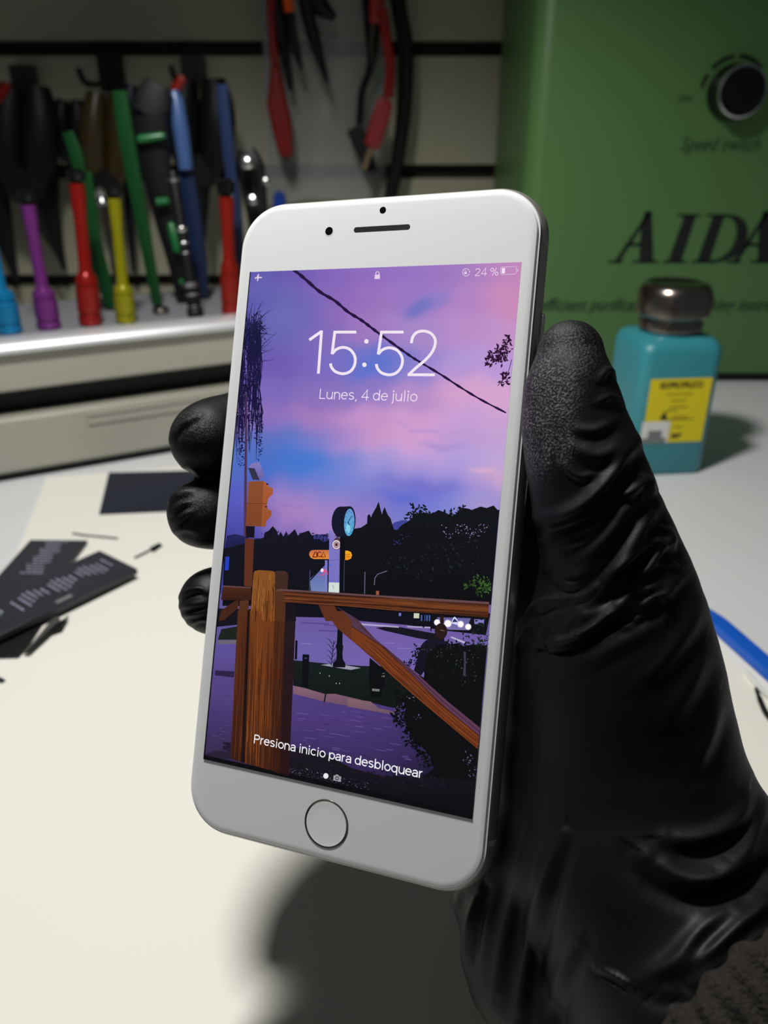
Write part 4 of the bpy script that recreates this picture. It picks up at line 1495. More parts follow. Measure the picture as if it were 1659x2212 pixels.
# grass and gravel at the foot
draw(cF([(-620, 1350), (-300, 1400), (0, 1560), (300, 1640), (700, 1650), (1300, 1700), (1300, 2110), (600, 1980), (0, 1840), (-620, 1720)]), (27, 21, 32), c2=(8, 7, 11))
leaves([(700, 1665, 40, 14), (800, 1675, 60, 12), (900, 1690, 60, 14), (915, 1645, 16, 10)], 160, 8, (26, 20, 34))
zg = zlay()
for k in range(260):
    x = rnd.uniform(622, 800)
    y = 1655 + (x - 622) * .20 + rnd.uniform(0, 26)
    ell(x, y, rnd.uniform(.7, 1.8), rnd.uniform(.5, 1.1), rnd.choice([(74, 66, 92), (20, 16, 24), (52, 46, 66), (96, 88, 112)]), zg, n=6)
draw(cE([(1108, 1555), (1140, 1580), (1125, 1580)]), (130, 120, 140))
# bottom shade of the picture
draw([(430, 1628), (1030, 1758), (1030, 1775), (430, 1645)], (8, 7, 12))
# wooden fence
WOODS = [(1, None)]


def grain(poly_l, poly_r, cols, n, z=None, w=1.2):
    """stripes running between two edge polylines of equal length"""
    z = zlay()
    for k in range(n):
        t = rnd.random()
        a, b_ = rnd.uniform(0, .8), rnd.uniform(.1, .6)
        pts = []
        for q in range(6):
            s = min(1, a + b_ * q / 5)
            i = s * (len(poly_l) - 1)
            i0 = min(int(i), len(poly_l) - 2)
            f = i - i0
            l = [poly_l[i0][j] + (poly_l[i0 + 1][j] - poly_l[i0][j]) * f for j in (0, 1)]
            r = [poly_r[i0][j] + (poly_r[i0 + 1][j] - poly_r[i0][j]) * f for j in (0, 1)]
            tt = min(1, max(0, t + .006 * math.sin(q * 1.3 + k)))
            pts.append((l[0] + (r[0] - l[0]) * tt, l[1] + (r[1] - l[1]) * tt))
        ribbon(pts, [w * .3] + [w * rnd.uniform(.6, 1.2)] * 4 + [w * .3], rnd.choice(cols), z)


draw(cC([(270, 1745), (400, 1655), (445, 1640), (440, 1720), (300, 1840), (245, 1850)]), (68, 34, 20))
draw(cC([(455, 1648), (545, 1640), (540, 1850), (440, 1850)]), (82, 46, 26))
draw(cE([(437, -5), (533, -5), (470, 1500), (362, 1466)]), (84, 42, 22), c2=(54, 24, 14))
draw(cE([(533, -5), (562, -5), (507, 1512), (470, 1500)]), (24, 13, 14), c2=(30, 14, 12))
draw(cE([(905, -5), (1015, -5), (945, 1640), (850, 1610)]), (34, 22, 28), c2=(38, 16, 18))
draw(cE([(798, -5), (907, -5), (852, 1612), (748, 1578)]), (76, 38, 20), c2=(52, 24, 14))
draw(cE([(558, -5), (802, -5), (750, 1580), (505, 1512)]), (112, 58, 24), c2=(66, 30, 16))
grain(cE([(558, 0), (505, 1510)]), cE([(802, 0), (750, 1575)]), [(138, 76, 32), (70, 34, 16), (60, 28, 14), (122, 64, 26)], 90)
grain(cE([(800, 0), (750, 1575)]), cE([(905, 0), (852, 1605)]), [(92, 46, 22), (52, 24, 14)], 26)
grain(cE([(440, 0), (365, 1465)]), cE([(530, 0), (470, 1495)]), [(98, 50, 26), (62, 28, 16)], 20)
draw([(434, 1600), (640, 1640), (640, 1690), (434, 1648)], (30, 13, 12)) if False else None
draw(cC([(905, 1655), (1016, 1690), (1015, 1850), (905, 1850)]), (22, 16, 24))
draw(cC([(805, 1645), (912, 1650), (907, 1850), (798, 1850)]), (82, 44, 24))
draw(cC([(800, 1358), (830, 1352), (900, 1352), (930, 1370), (940, 1400), (930, 1545), (800, 1560)]), (66, 42, 34), c2=(60, 36, 26))
draw(cC([(594, 1372), (606, 1352), (650, 1343), (760, 1350), (800, 1358), (808, 1385), (802, 1850), (556, 1850)]), (132, 80, 34), c2=(112, 58, 24))
grain(cC([(596, 1365), (558, 1850)]), cC([(805, 1365), (800, 1850)]), [(160, 104, 46), (76, 40, 18), (148, 92, 38), (60, 30, 14)], 70)
# left rail
draw(cC([(290, 1496), (568, 1512), (568, 1642), (270, 1640)]), (76, 38, 22), c2=(54, 26, 16))
draw(cC([(290, 1496), (568, 1512), (568, 1524), (290, 1510)]), (96, 66, 66))
# brace
fr = cF([(0, 150), (300, 345), (600, 635), (900, 930), (1272, 1240)])
lo = cF([(0, 290), (180, 440), (420, 660), (700, 905), (1256, 1372)])
tp = cF([(0, 85), (330, 350), (640, 610), (960, 900), (1278, 1158)])
draw(cE([(1310, 0), (1480, 0), (1720, 190), (1600, 150)]) + lo[:1] + cE([(1420, 165)]), (96, 48, 26))
draw(cC([(1240, 1690), (1400, 1700), (1480, 1850), (1310, 1850)]), (92, 46, 26))
draw(fr + lo[::-1], (114, 55, 26), c2=(104, 49, 23))
draw(tp + fr[::-1], (84, 54, 76), c2=(92, 56, 84))
draw(cC([(1400, 1700), (1470, 1735), (1659, 1850), (1640, 1850)]) + fr[1:2] + cE([(1480, 0)]), (70, 44, 56))
draw(cE([(1478, -5), (1560, 40), (1659, 130), (1659, 190), (1560, 90)]), (80, 52, 70))
grain(fr, lo, [(136, 70, 32), (80, 37, 19), (124, 60, 27), (70, 33, 17)], 60, w=1.3)
ribbon([((a[0] + b_[0]) / 2, (a[1] + b_[1]) / 2) for a, b_ in zip(fr, tp)][1:], 1.4, (52, 28, 40))
ribbon(fr, 1.6, (60, 26, 18))
# right rail on top of it all
rt = cC([(812, 1542), (860, 1530), (1659, 1582)]) + cD([(600, 1618), (1278, 1660)])
rm = cC([(830, 1556), (870, 1548), (1659, 1600)]) + cD([(600, 1642), (1276, 1682)])
rb = cC([(806, 1640), (905, 1662), (1659, 1712)]) + cD([(600, 1766), (1268, 1818)])
draw(rt + rb[::-1], (98, 52, 28), c2=(72, 36, 20))
draw(rt + rm[::-1], (100, 70, 74))
grain(rm, rb, [(126, 70, 34), (58, 28, 16), (110, 58, 28), (48, 24, 16)], 60, w=1.5)
draw(cC([(812, 1556), (860, 1545), (905, 1600), (900, 1662), (806, 1642)]), (84, 48, 28))
# black edge of the panel
for q in ([(-34.25, -60.88), (-33.85, -60.88), (-33.95, 60.88), (-34.25, 60.88)], [(-34.25, -60.88), (34.25, -60.88), (34.25, -60.5), (-34.25, -60.5)]):
    z = zlay()
    b0 = len(SV)
    SV.extend([phw(x, y, z) for x, y in q])
    SF.append(tuple(range(b0, b0 + 4)))
    SC.append([rgb(8, 8, 14)] * 4)

glow = bpy.data.materials.new('lit_display')
glow.use_nodes = True
nt = glow.node_tree
p = nt.nodes['Principled BSDF']
at = nt.nodes.new('ShaderNodeVertexColor')
at.layer_name = 'picture'
p.inputs['Base Color'].default_value = (.004, .004, .005, 1)
p.inputs['Roughness'].default_value = .3
p.inputs['Specular IOR Level'].default_value = .12
nt.links.new(at.outputs['Color'], p.inputs['Emission Color'])
p.inputs['Emission Strength'].default_value = 1.0


def screen_part(name, V, Fc, Cc, parent):
    me = bpy.data.meshes.new(name)
    og = Vector(ORG[phone.name])
    me.from_pydata([tuple(v - og) for v in V], [], Fc)
    ca = me.color_attributes.new('picture', 'FLOAT_COLOR', 'CORNER')
    flat = []
    for f, cols in zip(Fc, Cc):
        for c in cols:
            flat += [c[0], c[1], c[2], 1.0]
    ca.data.foreach_set('color', flat)
    me.materials.append(glow)
    # every face looks out of the screen
    bm = bmesh.new()
    bm.from_mesh(me)
    for f in bm.faces:
        f.normal_update()
        if f.normal.dot(PN) < 0:
            f.normal_flip()
    bm.to_mesh(me)
    bm.free()
    o = bpy.data.objects.new(name, me)
    COL.objects.link(o)
    o.parent = parent
    return o


disp = screen_part('display', SV, SF, SC, phone)


def overlay(name):
    global SV, SF, SC
    o = screen_part(name, SV, SF, SC, disp)
    SV, SF, SC = [], [], []
    return o


def arc(cx, cy, rx, ry, a0, a1, n=12):
    return [(cx + rx * math.cos(math.radians(a0 + (a1 - a0) * k / n)), cy + ry * math.sin(math.radians(a0 + (a1 - a0) * k / n))) for k in range(n + 1)]


XH, CP, DS, RW = .52, .71, -.17, .235
BOWL = lambda x: arc(x, XH / 2, RW, XH / 2, 0, 360, 24)
GLYPH = {   # letter: (advance, strokes)
    'L': (.56, [[(.09, CP), (.09, 0)], [(.06, .03), (.50, .03)]]),
    'P': (.61, [[(.09, CP), (.09, -.03)], [(.09, CP - .03), (.30, CP - .03)] + arc(.33, .51, .20, .17, 90, -90) + [(.09, .34)]]),
    'u': (.57, [[(.075, XH), (.075, .22)] + arc(.27, .21, .195, .19, 180, 360), [(.485, XH), (.485, -.02)]]),
    'n': (.57, [[(.085, XH), (.085, -.02)], [(.085, .28)] + arc(.285, .30, .20, .19, 180, 0) + [(.485, -.02)]]),
    'r': (.37, [[(.085, XH), (.085, -.02)], [(.085, .27)] + arc(.29, .27, .205, .22, 180, 85)]),
    'e': (.56, [[(.055, .28), (.505, .28)] + arc(.28, XH / 2, .225, XH / 2 - .03, 4, 318, 22)]),
    's': (.51, [arc(.255, .375, .17, .115, 25, 180, 10) + [(.12, .31), (.39, .215)] + arc(.25, .145, .18, .115, 10, -155, 10)]),
    'o': (.58, [arc(.29, XH / 2, .225, XH / 2 - .03, 0, 360, 26)]),
    'c': (.55, [arc(.29, XH / 2, .225, XH / 2 - .03, 45, 318, 22)]),
    'd': (.60, [arc(.28, XH / 2, .215, XH / 2 - .03, 0, 360, 24), [(.50, CP + .03), (.50, -.02)]]),
    'q': (.60, [arc(.28, XH / 2, .215, XH / 2 - .03, 0, 360, 24), [(.50, XH), (.50, DS - .02)]]),
    'b': (.60, [arc(.32, XH / 2, .215, XH / 2 - .03, 0, 360, 24), [(.09, CP + .03), (.09, -.02)]]),
    'p': (.60, [arc(.32, XH / 2, .215, XH / 2 - .03, 0, 360, 24), [(.09, XH), (.09, DS - .02)]]),
    'a': (.54, [[(.10, .38)] + arc(.265, .345, .18, .145, 155, 0, 10) + [(.445, -.02)], [(.445, .29), (.25, .275)] + arc(.215, .145, .155, .12, 90, 270, 10) + [(.30, .03), (.41, .10), (.445, .17)]]),
    'i': (.25, [[(.125, XH), (.125, -.02)], 'DOT']),
    'j': (.25, [[(.13, XH), (.13, -.08)] + arc(.03, -.08, .10, .09, 0, -80, 6), 'DOT']),
    'l': (.25, [[(.125, CP + .03), (.125, -.02)]]),
    '4': (.62, [[(.43, -.02), (.43, CP), (.06, .19), (.58, .19)]]),
    '2': (.60, [arc(.29, .49, .215, .19, 170, -15, 14) + [(.42, .34), (.08, .03)], [(.06, .03), (.54, .03)]]),
    '%': (.84, [arc(.20, .53, .13, .15, 0, 360, 18), arc(.64, .16, .13, .15, 0, 360, 18), [(.60, CP), (.24, -.02)]]),
    ',': (.24, [[(.13, .04), (.08, -.13)]]),
    ' ': (.24, []),
}


def screen_text(s, a, b, col, weight=.07, tall=1.0):
    z = zlay()
    (ax_, ay_), (bx_, by_) = scr(*a), scr(*b)
    ym = (ay_ + by_) / 2
    tot = sum(GLYPH[ch][0] for ch in s) - .12
    k = (bx_ - ax_) / tot
    x = -.05
    cc = rgb(*col)
    for ch in s:
        adv, strokes = GLYPH[ch]
        for st_ in strokes:
            if st_ == 'DOT':
                pts = [(.125 + .058 * math.cos(6.2832 * q / 14), .66 + .058 * math.sin(6.2832 * q / 14)) for q in range(14)]
                polys = [pts]
            else:
                polys = []
                closed = len(st_) > 10 and abs(st_[0][0] - st_[-1][0]) < 1e-6 and abs(st_[0][1] - st_[-1][1]) < 1e-6
                L_, R_ = [], []
                n = len(st_)
                for i in range(n):
                    p0 = st_[(i - 1) if i else (n - 2 if closed else 0)]
                    p1 = st_[i]
                    p2 = st_[(i + 1) if i < n - 1 else (1 if closed else n - 1)]
                    d1 = (p1[0] - p0[0], p1[1] - p0[1])
                    d2 = (p2[0] - p1[0], p2[1] - p1[1])
                    l1, l2 = math.hypot(*d1) or 1e9, math.hypot(*d2) or 1e9
                    tx, ty = d1[0] / l1 + d2[0] / l2, d1[1] / l1 + d2[1] / l2
                    l = math.hypot(tx, ty) or 1
                    tx, ty = tx / l, ty / l
                    cs = (tx * d2[0] / l2 + ty * d2[1] / l2) if l2 < 1e8 else 1
                    m = weight / 2 / max(cs, .5)
                    L_.append((p1[0] - ty * m, p1[1] + tx * m))
                    R_.append((p1[0] + ty * m, p1[1] - tx * m))
                for i in range(n - 1):
                    polys.append([L_[i], L_[i + 1], R_[i + 1], R_[i]])
            for pl_ in polys:
                b0 = len(SV)
                SV.extend([phw(ax_ + (x + q[0]) * k, ym + q[1] * k * tall, z) for q in pl_])
                SF.append(tuple(range(b0, b0 + len(pl_))))
                SC.append([cc] * len(pl_))
        x += adv


SV, SF, SC = [], [], []
WH = (240, 228, 240)
zc = zlay()
wd = 6.0
ribbon(cA([(1148, 806), (1268, 722)]), wd, WH, zc)
ribbon(cA([(1270, 712), (1238, 1141)]), wd, WH, zc)
ribbon(cA([(1615, 728), (1402, 728)]), wd, WH, zc)
ribbon(cA([(1403, 716), (1374, 948)]), wd, WH, zc)
ribbon(cr2(cA([(1374, 945), (1420, 898), (1490, 880), (1558, 906), (1602, 975), (1598, 1055), (1556, 1118), (1485, 1142), (1410, 1122), (1370, 1080), (1358, 1040)]), 6), wd, WH, zc)
for q in ((57, 820), (37, 1053)):
    ell(*cB([q])[0], 4.7, 4.9, WH, zc)
ribbon(cB([(427, 728), (208, 728)]), wd, WH, zc)
ribbon(cB([(209, 716), (174, 950)]), wd, WH, zc)
ribbon(cr2(cB([(174, 947), (220, 902), (290, 884), (366, 912), (413, 985), (406, 1066), (358, 1130), (285, 1153), (210, 1134), (168, 1090), (155, 1046)]), 6), wd, WH, zc)
ribbon(cr2(cB([(503, 838), (520, 772), (565, 728), (632, 718), (700, 742), (740, 800), (736, 868), (702, 938), (640, 1008), (560, 1075), (478, 1150)]), 6), wd, WH, zc)
ribbon(cB([(466, 1152), (738, 1153)]), wd, WH, zc)
overlay('clock_digits')
screen_text('Lunes, 4 de julio', (690.5, 862), (900.5, 867.5), (238, 226, 240), .062, 1.0)
overlay('date_text')
screen_text('Presiona inicio para desbloquear', (549.5, 1604.5), (912, 1680), (240, 238, 244), .088, 1.0)
overlay('unlock_text')
screen_text('24 %', (1026, 597.5), (1076, 595), (236, 214, 236), .062, 1.0)
overlay('battery_percentage')
zi = zlay()
IC = (226, 206, 232)
# aeroplane
draw(cA([(607, 182), (624, 182), (640, 150), (648, 150), (646, 180), (668, 178), (682, 184), (668, 192), (646, 191), (636, 222), (628, 222), (630, 192), (622, 192), (614, 200), (607, 200), (611, 190)]), IC, zi)
overlay('aeroplane_icon')
# padlock
draw(cB([(140, 158), (192, 156), (190, 200), (138, 201)]), IC, zi)
ribbon(cr2(cB([(152, 160), (152, 138), (167, 126), (182, 138), (181, 158)]), 4), 1.7, IC, zi)
overlay('padlock_icon')
# rotation lock
ribbon([(p[0], p[1]) for p in [(1007.4 + 7.6 * math.cos(a), 589.2 + 8.0 * math.sin(a)) for a in [math.radians(20 + k * 12) for k in range(27)]]], 1.3, IC, zi)
draw(cB([(1076, 122), (1092, 122), (1082, 140)]), IC, zi)
draw(cB([(1030, 130), (1056, 129), (1056, 152), (1030, 153)]), IC, zi)
ribbon(cB([(1036, 130), (1037, 118), (1044, 114), (1050, 118), (1050, 130)]), .9, IC, zi)
overlay('rotation_lock_icon')
# battery
ribbon(cB([(1400, 84), (1535, 76), (1548, 84), (1548, 140), (1535, 152), (1400, 158), (1392, 148), (1392, 94), (1400, 84)]), .9, IC, zi)
draw(cB([(1404, 93), (1436, 91), (1434, 144), (1402, 146)]), (240, 224, 240), zi)
ribbon(cB([(1562, 100), (1562, 126)]), 1.4, IC, zi)
overlay('battery_icon')
zi = zlay()
ell(705, 1675.5, 5.6, 6, (232, 230, 236), zi)
overlay('page_dot')
draw(cE([(1390, 1632), (1408, 1632), (1416, 1622), (1438, 1628), (1444, 1640), (1466, 1645), (1462, 1698), (1386, 1682)]), (150, 148, 156), zi)
zi = zlay()
ell(*cE([(1425, 1662)])[0], 3.8, 4.2, (30, 24, 34), zi)
ell(*cE([(1425, 1662)])[0], 2.3, 2.6, (150, 148, 156), zlay())
overlay('camera_icon')

# ------------------------------------------------------------------ gloved hand
GR = 0.8
LO = np.array([-62.0, -48.0, 128.0])
HI = np.array([112.0, 140.0, 238.0])
N3 = np.ceil((HI - LO) / GR).astype(int)
sd = np.full(tuple(N3), 50.0, np.float32)
AXS = [LO[i] + GR * np.arange(N3[i]) for i in range(3)]


def node(px, py, z, r):
    return np.array([(px - CX) / F_PX * z, (py - CY) / F_PX * z, z]), r * z / F_PX


def add_cone(A_, B_, k=4.0):
    (a, ra), (b_, rb_) = A_, B_
    pad = max(ra, rb_) + k + 6
    lo = np.maximum(((np.minimum(a, b_) - pad - LO) / GR).astype(int), 0)
    hi = np.minimum(((np.maximum(a, b_) + pad - LO) / GR).astype(int) + 1, N3)
    if (hi <= lo).any():
        return
    X = AXS[0][lo[0]:hi[0], None, None].astype(np.float32)
    Y = AXS[1][None, lo[1]:hi[1], None].astype(np.float32)
    Z = AXS[2][None, None, lo[2]:hi[2]].astype(np.float32)
    d = b_ - a
    L2 = float(d @ d) + 1e-9
    t = np.clip(((X - a[0]) * d[0] + (Y - a[1]) * d[1] + (Z - a[2]) * d[2]) / L2, 0, 1)
    s = np.sqrt((X - a[0] - t * d[0]) ** 2 + (Y - a[1] - t * d[1]) ** 2 + (Z - a[2] - t * d[2]) ** 2) - (ra + (rb_ - ra) * t)
    old = sd[lo[0]:hi[0], lo[1]:hi[1], lo[2]:hi[2]]
    h = np.clip(.5 + .5 * (old - s) / k, 0, 1)
    sd[lo[0]:hi[0], lo[1]:hi[1], lo[2]:hi[2]] = old * (1 - h) + s * h - k * h * (1 - h)


def chain(nodes, k=4.0):
    nn = [node(*q) for q in nodes]
    for a, b_ in zip(nn[:-1], nn[1:]):
        add_cone(a, b_, k)


# thumb, thenar, wrist
chain([(1232, 764, 168, 72), (1232, 850, 167, 93), (1240, 920, 167, 106), (1262, 1000, 167, 118), (1285, 1090, 168, 127), (1312, 1180, 169, 138), (1332, 1270, 171, 158), (1333, 1370, 173, 192), (1340, 1480, 175, 210), (1350, 1600, 177, 224), (1360, 1720, 177, 244), (1380, 1850, 175, 272), (1450, 2000, 170, 290), (1560, 2180, 160, 320), (1700, 2400, 150, 320)], 3.0)
chain([(1215, 1400, 178, 100), (1195, 1500, 181, 100), (1180, 1650, 183, 112), (1150, 1820, 184, 116), (1122, 1960, 184, 128), (1150, 2090, 181, 134), (1250, 2220, 175, 150), (1400, 2350, 165, 180)], 5.0)
chain([(1490, 1790, 174, 160), (1540, 1900, 170, 180), (1620, 2040, 164, 200)], 6.0)
# palm behind the phone
chain([(1215, 1290, 185, 92), (1160, 1300, 198, 100), (1130, 1500, 201, 120), (1090, 1700, 201, 120), (1160, 1900, 195, 130)], 6.0)
chain([(1330, 1500, 190, 150), (1330, 1750, 192, 160)], 6.0)
chain([(1215, 1290, 185, 80), (1185, 1160, 191, 66), (1158, 1060, 196, 60), (1130, 1110, 198, 80)], 4.0)
# fingers reaching round to the left edge
chain([(1130, 1120, 199, 86), (900, 960, 216, 86), (650, 900, 224, 86), (530, 932, 221, 84), (470, 945, 215, 82), (446, 950, 211, 79)], 3.0)
chain([(1120, 1300, 202, 86), (880, 1180, 218, 84), (640, 1110, 225, 82), (520, 1102, 220, 80), (460, 1108, 214, 74), (432, 1112, 210, 69)], 3.0)
chain([(1110, 1480, 204, 82), (860, 1390, 219, 78), (640, 1320, 223, 76), (530, 1300, 218, 72), (470, 1298, 212, 69), (454, 1299, 209, 66)], 3.0)
chain([(1090, 1650, 204, 72), (860, 1620, 216, 66), (690, 1570, 219, 62), (580, 1540, 214, 58)], 3.0)
# finger-pad bulges
for q in ((404, 1092, 209, 36),):
    n_ = node(*q)
    add_cone(n_, n_, 2.5)

# keep clear of the phone's body
G3 = np.stack(np.meshgrid(*AXS, indexing='ij'), -1).reshape(-1, 3).astype(np.float32)
q = (G3 - PT.astype(np.float32)) @ PR.astype(np.float32)
qz = np.abs(q[:, 2] + 3.7) - 3.7
qx = np.abs(q[:, 0]) - (HX - RC)
qy = np.abs(q[:, 1]) - (HY - RC)
dxy = np.sqrt(np.maximum(qx, 0) ** 2 + np.maximum(qy, 0) ** 2) + np.minimum(np.maximum(qx, qy), 0) - RC
rr_ = 2.6
wx, wz = dxy + rr_, qz + rr_
dph = np.sqrt(np.maximum(wx, 0) ** 2 + np.maximum(wz, 0) ** 2) + np.minimum(np.maximum(wx, wz), 0) - rr_
neg = (.30 - dph).reshape(sd.shape)
k = .6
h = np.clip(.5 - .5 * (neg - sd) / k, 0, 1)
sd = neg * (1 - h) + sd * h + k * h * (1 - h)
del G3, q, qz, qx, qy, dxy, wx, wz, dph, neg, h
# end it inside the sleeve
sd[-2:, :, :] = 1
sd[:, -2:, :] = 1
sd[:, :, :2] = 1
sd[:, :, -2:] = 1
sd[:2] = 1
sd[:, :2] = 1


def surface_nets(s):
    ins = s < 0
    nx, ny, nz = s.shape
    acc = np.zeros((nx - 1, ny - 1, nz - 1, 3), np.float32)
    cnt = np.zeros((nx - 1, ny - 1, nz - 1), np.float32)
    offs = [(0, 0, 0), (1, 0, 0), (0, 1, 0), (1, 1, 0), (0, 0, 1), (1, 0, 1), (0, 1, 1), (1, 1, 1)]

    def blk(a, o):
        return a[o[0]:nx - 1 + o[0], o[1]:ny - 1 + o[1], o[2]:nz - 1 + o[2]]
    c_in = sum(blk(ins, o).astype(np.int8) for o in offs)
    act = (c_in > 0) & (c_in < 8)
    idx = np.argwhere(act)
    I, J, K = idx.T
    pos = np.zeros((len(idx), 3))
    n_ = np.zeros(len(idx))
    val = {o: s[I + o[0], J + o[1], K + o[2]].astype(np.float64) for o in offs}
    for o in offs:
        for ax in range(3):
            if o[ax] == 0:
                o2 = list(o)
                o2[ax] = 1
                o2 = tuple(o2)
                a, b_ = val[o], val[o2]
                cr = (a < 0) != (b_ < 0)
                t = np.where(cr, a / np.where(cr, a - b_, 1), 0)
                pp = np.array(o, float)[None] + t[:, None] * (np.array(o2) - np.array(o))[None]
                pos += pp * cr[:, None]
                n_ += cr
    pos = idx + pos / n_[:, None]
    vid = -np.ones(act.shape, np.int64)
    vid[I, J, K] = np.arange(len(idx))
    quads = []
    for ax in range(3):
        a1, a2 = (ax + 1) % 3, (ax + 2) % 3
        sl0 = [slice(None)] * 3
        sl1 = [slice(None)] * 3
        sl0[ax] = slice(0, -1)
        sl1[ax] = slice(1, None)
        A0, A1 = ins[tuple(sl0)], ins[tuple(sl1)]
        e = np.argwhere(A0 != A1)
        e = e[(e[:, a1] > 0) & (e[:, a2] > 0) & (e[:, a1] < act.shape[a1]) & (e[:, a2] < act.shape[a2])]
        fl = A0[e[:, 0], e[:, 1], e[:, 2]]

        def vi(d1, d2):
            w = e.copy()
            w[:, a1] -= d1
            w[:, a2] -= d2
            return vid[w[:, 0], w[:, 1], w[:, 2]]
        qd = np.stack([vi(1, 1), vi(0, 1), vi(0, 0), vi(1, 0)], 1)
        qd[~fl] = qd[~fl][:, ::-1]
        quads.append(qd)
    return pos, np.concatenate(quads)


pos, quads = surface_nets(sd)
quads = quads[(quads >= 0).all(1)]
pos = LO + GR * pos
del sd


def refine(pos, quads):
    """one midpoint split of every quad with light smoothing"""
    e = np.concatenate([quads[:, [0, 1]], quads[:, [1, 2]], quads[:, [2, 3]], quads[:, [3, 0]]])
    e.sort(1)
    ue, inv = np.unique(e[:, 0] * len(pos) + e[:, 1], return_inverse=True)
    em = (pos[ue // len(pos)] + pos[ue % len(pos)]) / 2
    fm = pos[quads].mean(1)
    ei = inv.reshape(4, -1).T + len(pos)
    fi = np.arange(len(quads)) + len(pos) + len(em)
    P = np.concatenate([pos, em, fm])
    Q = np.concatenate([np.stack([quads[:, k], ei[:, k], fi, ei[:, (k + 3) % 4]], 1) for k in range(4)])
    return P, Q


def laplace(P, Q, it, lam=.5):
    e = np.concatenate([Q[:, [0, 1]], Q[:, [1, 2]], Q[:, [2, 3]], Q[:, [3, 0]]])
    for _ in range(it):
        acc = np.zeros_like(P)
        cnt = np.zeros(len(P))
        for ax in range(3):
            acc[:, ax] = np.bincount(e[:, 0], P[e[:, 1], ax], len(P)) + np.bincount(e[:, 1], P[e[:, 0], ax], len(P))
        cnt = np.bincount(e[:, 0], minlength=len(P)) + np.bincount(e[:, 1], minlength=len(P))
        P = P + lam * (acc / np.maximum(cnt, 1)[:, None] - P)
    return P


def normals(P, Q):
    fn = np.cross(P[Q[:, 2]] - P[Q[:, 0]], P[Q[:, 3]] - P[Q[:, 1]])
    nv = np.zeros_like(P)
    for k in range(4):
        for ax in range(3):
            nv[:, ax] += np.bincount(Q[:, k], fn[:, ax], len(P))
    return nv / (np.linalg.norm(nv, axis=1)[:, None] + 1e-12)


pos = laplace(pos, quads, 3)
P, Q = refine(pos, quads)
P = laplace(P, Q, 2)
NV = normals(P, Q)
ppx = CX + F_PX * P[:, 0] / P[:, 2]
ppy = CY + F_PX * P[:, 1] / P[:, 2]
facing = np.clip(-(NV * P).sum(1) / np.linalg.norm(P, axis=1) * 1.6 + .65, 0, 1)

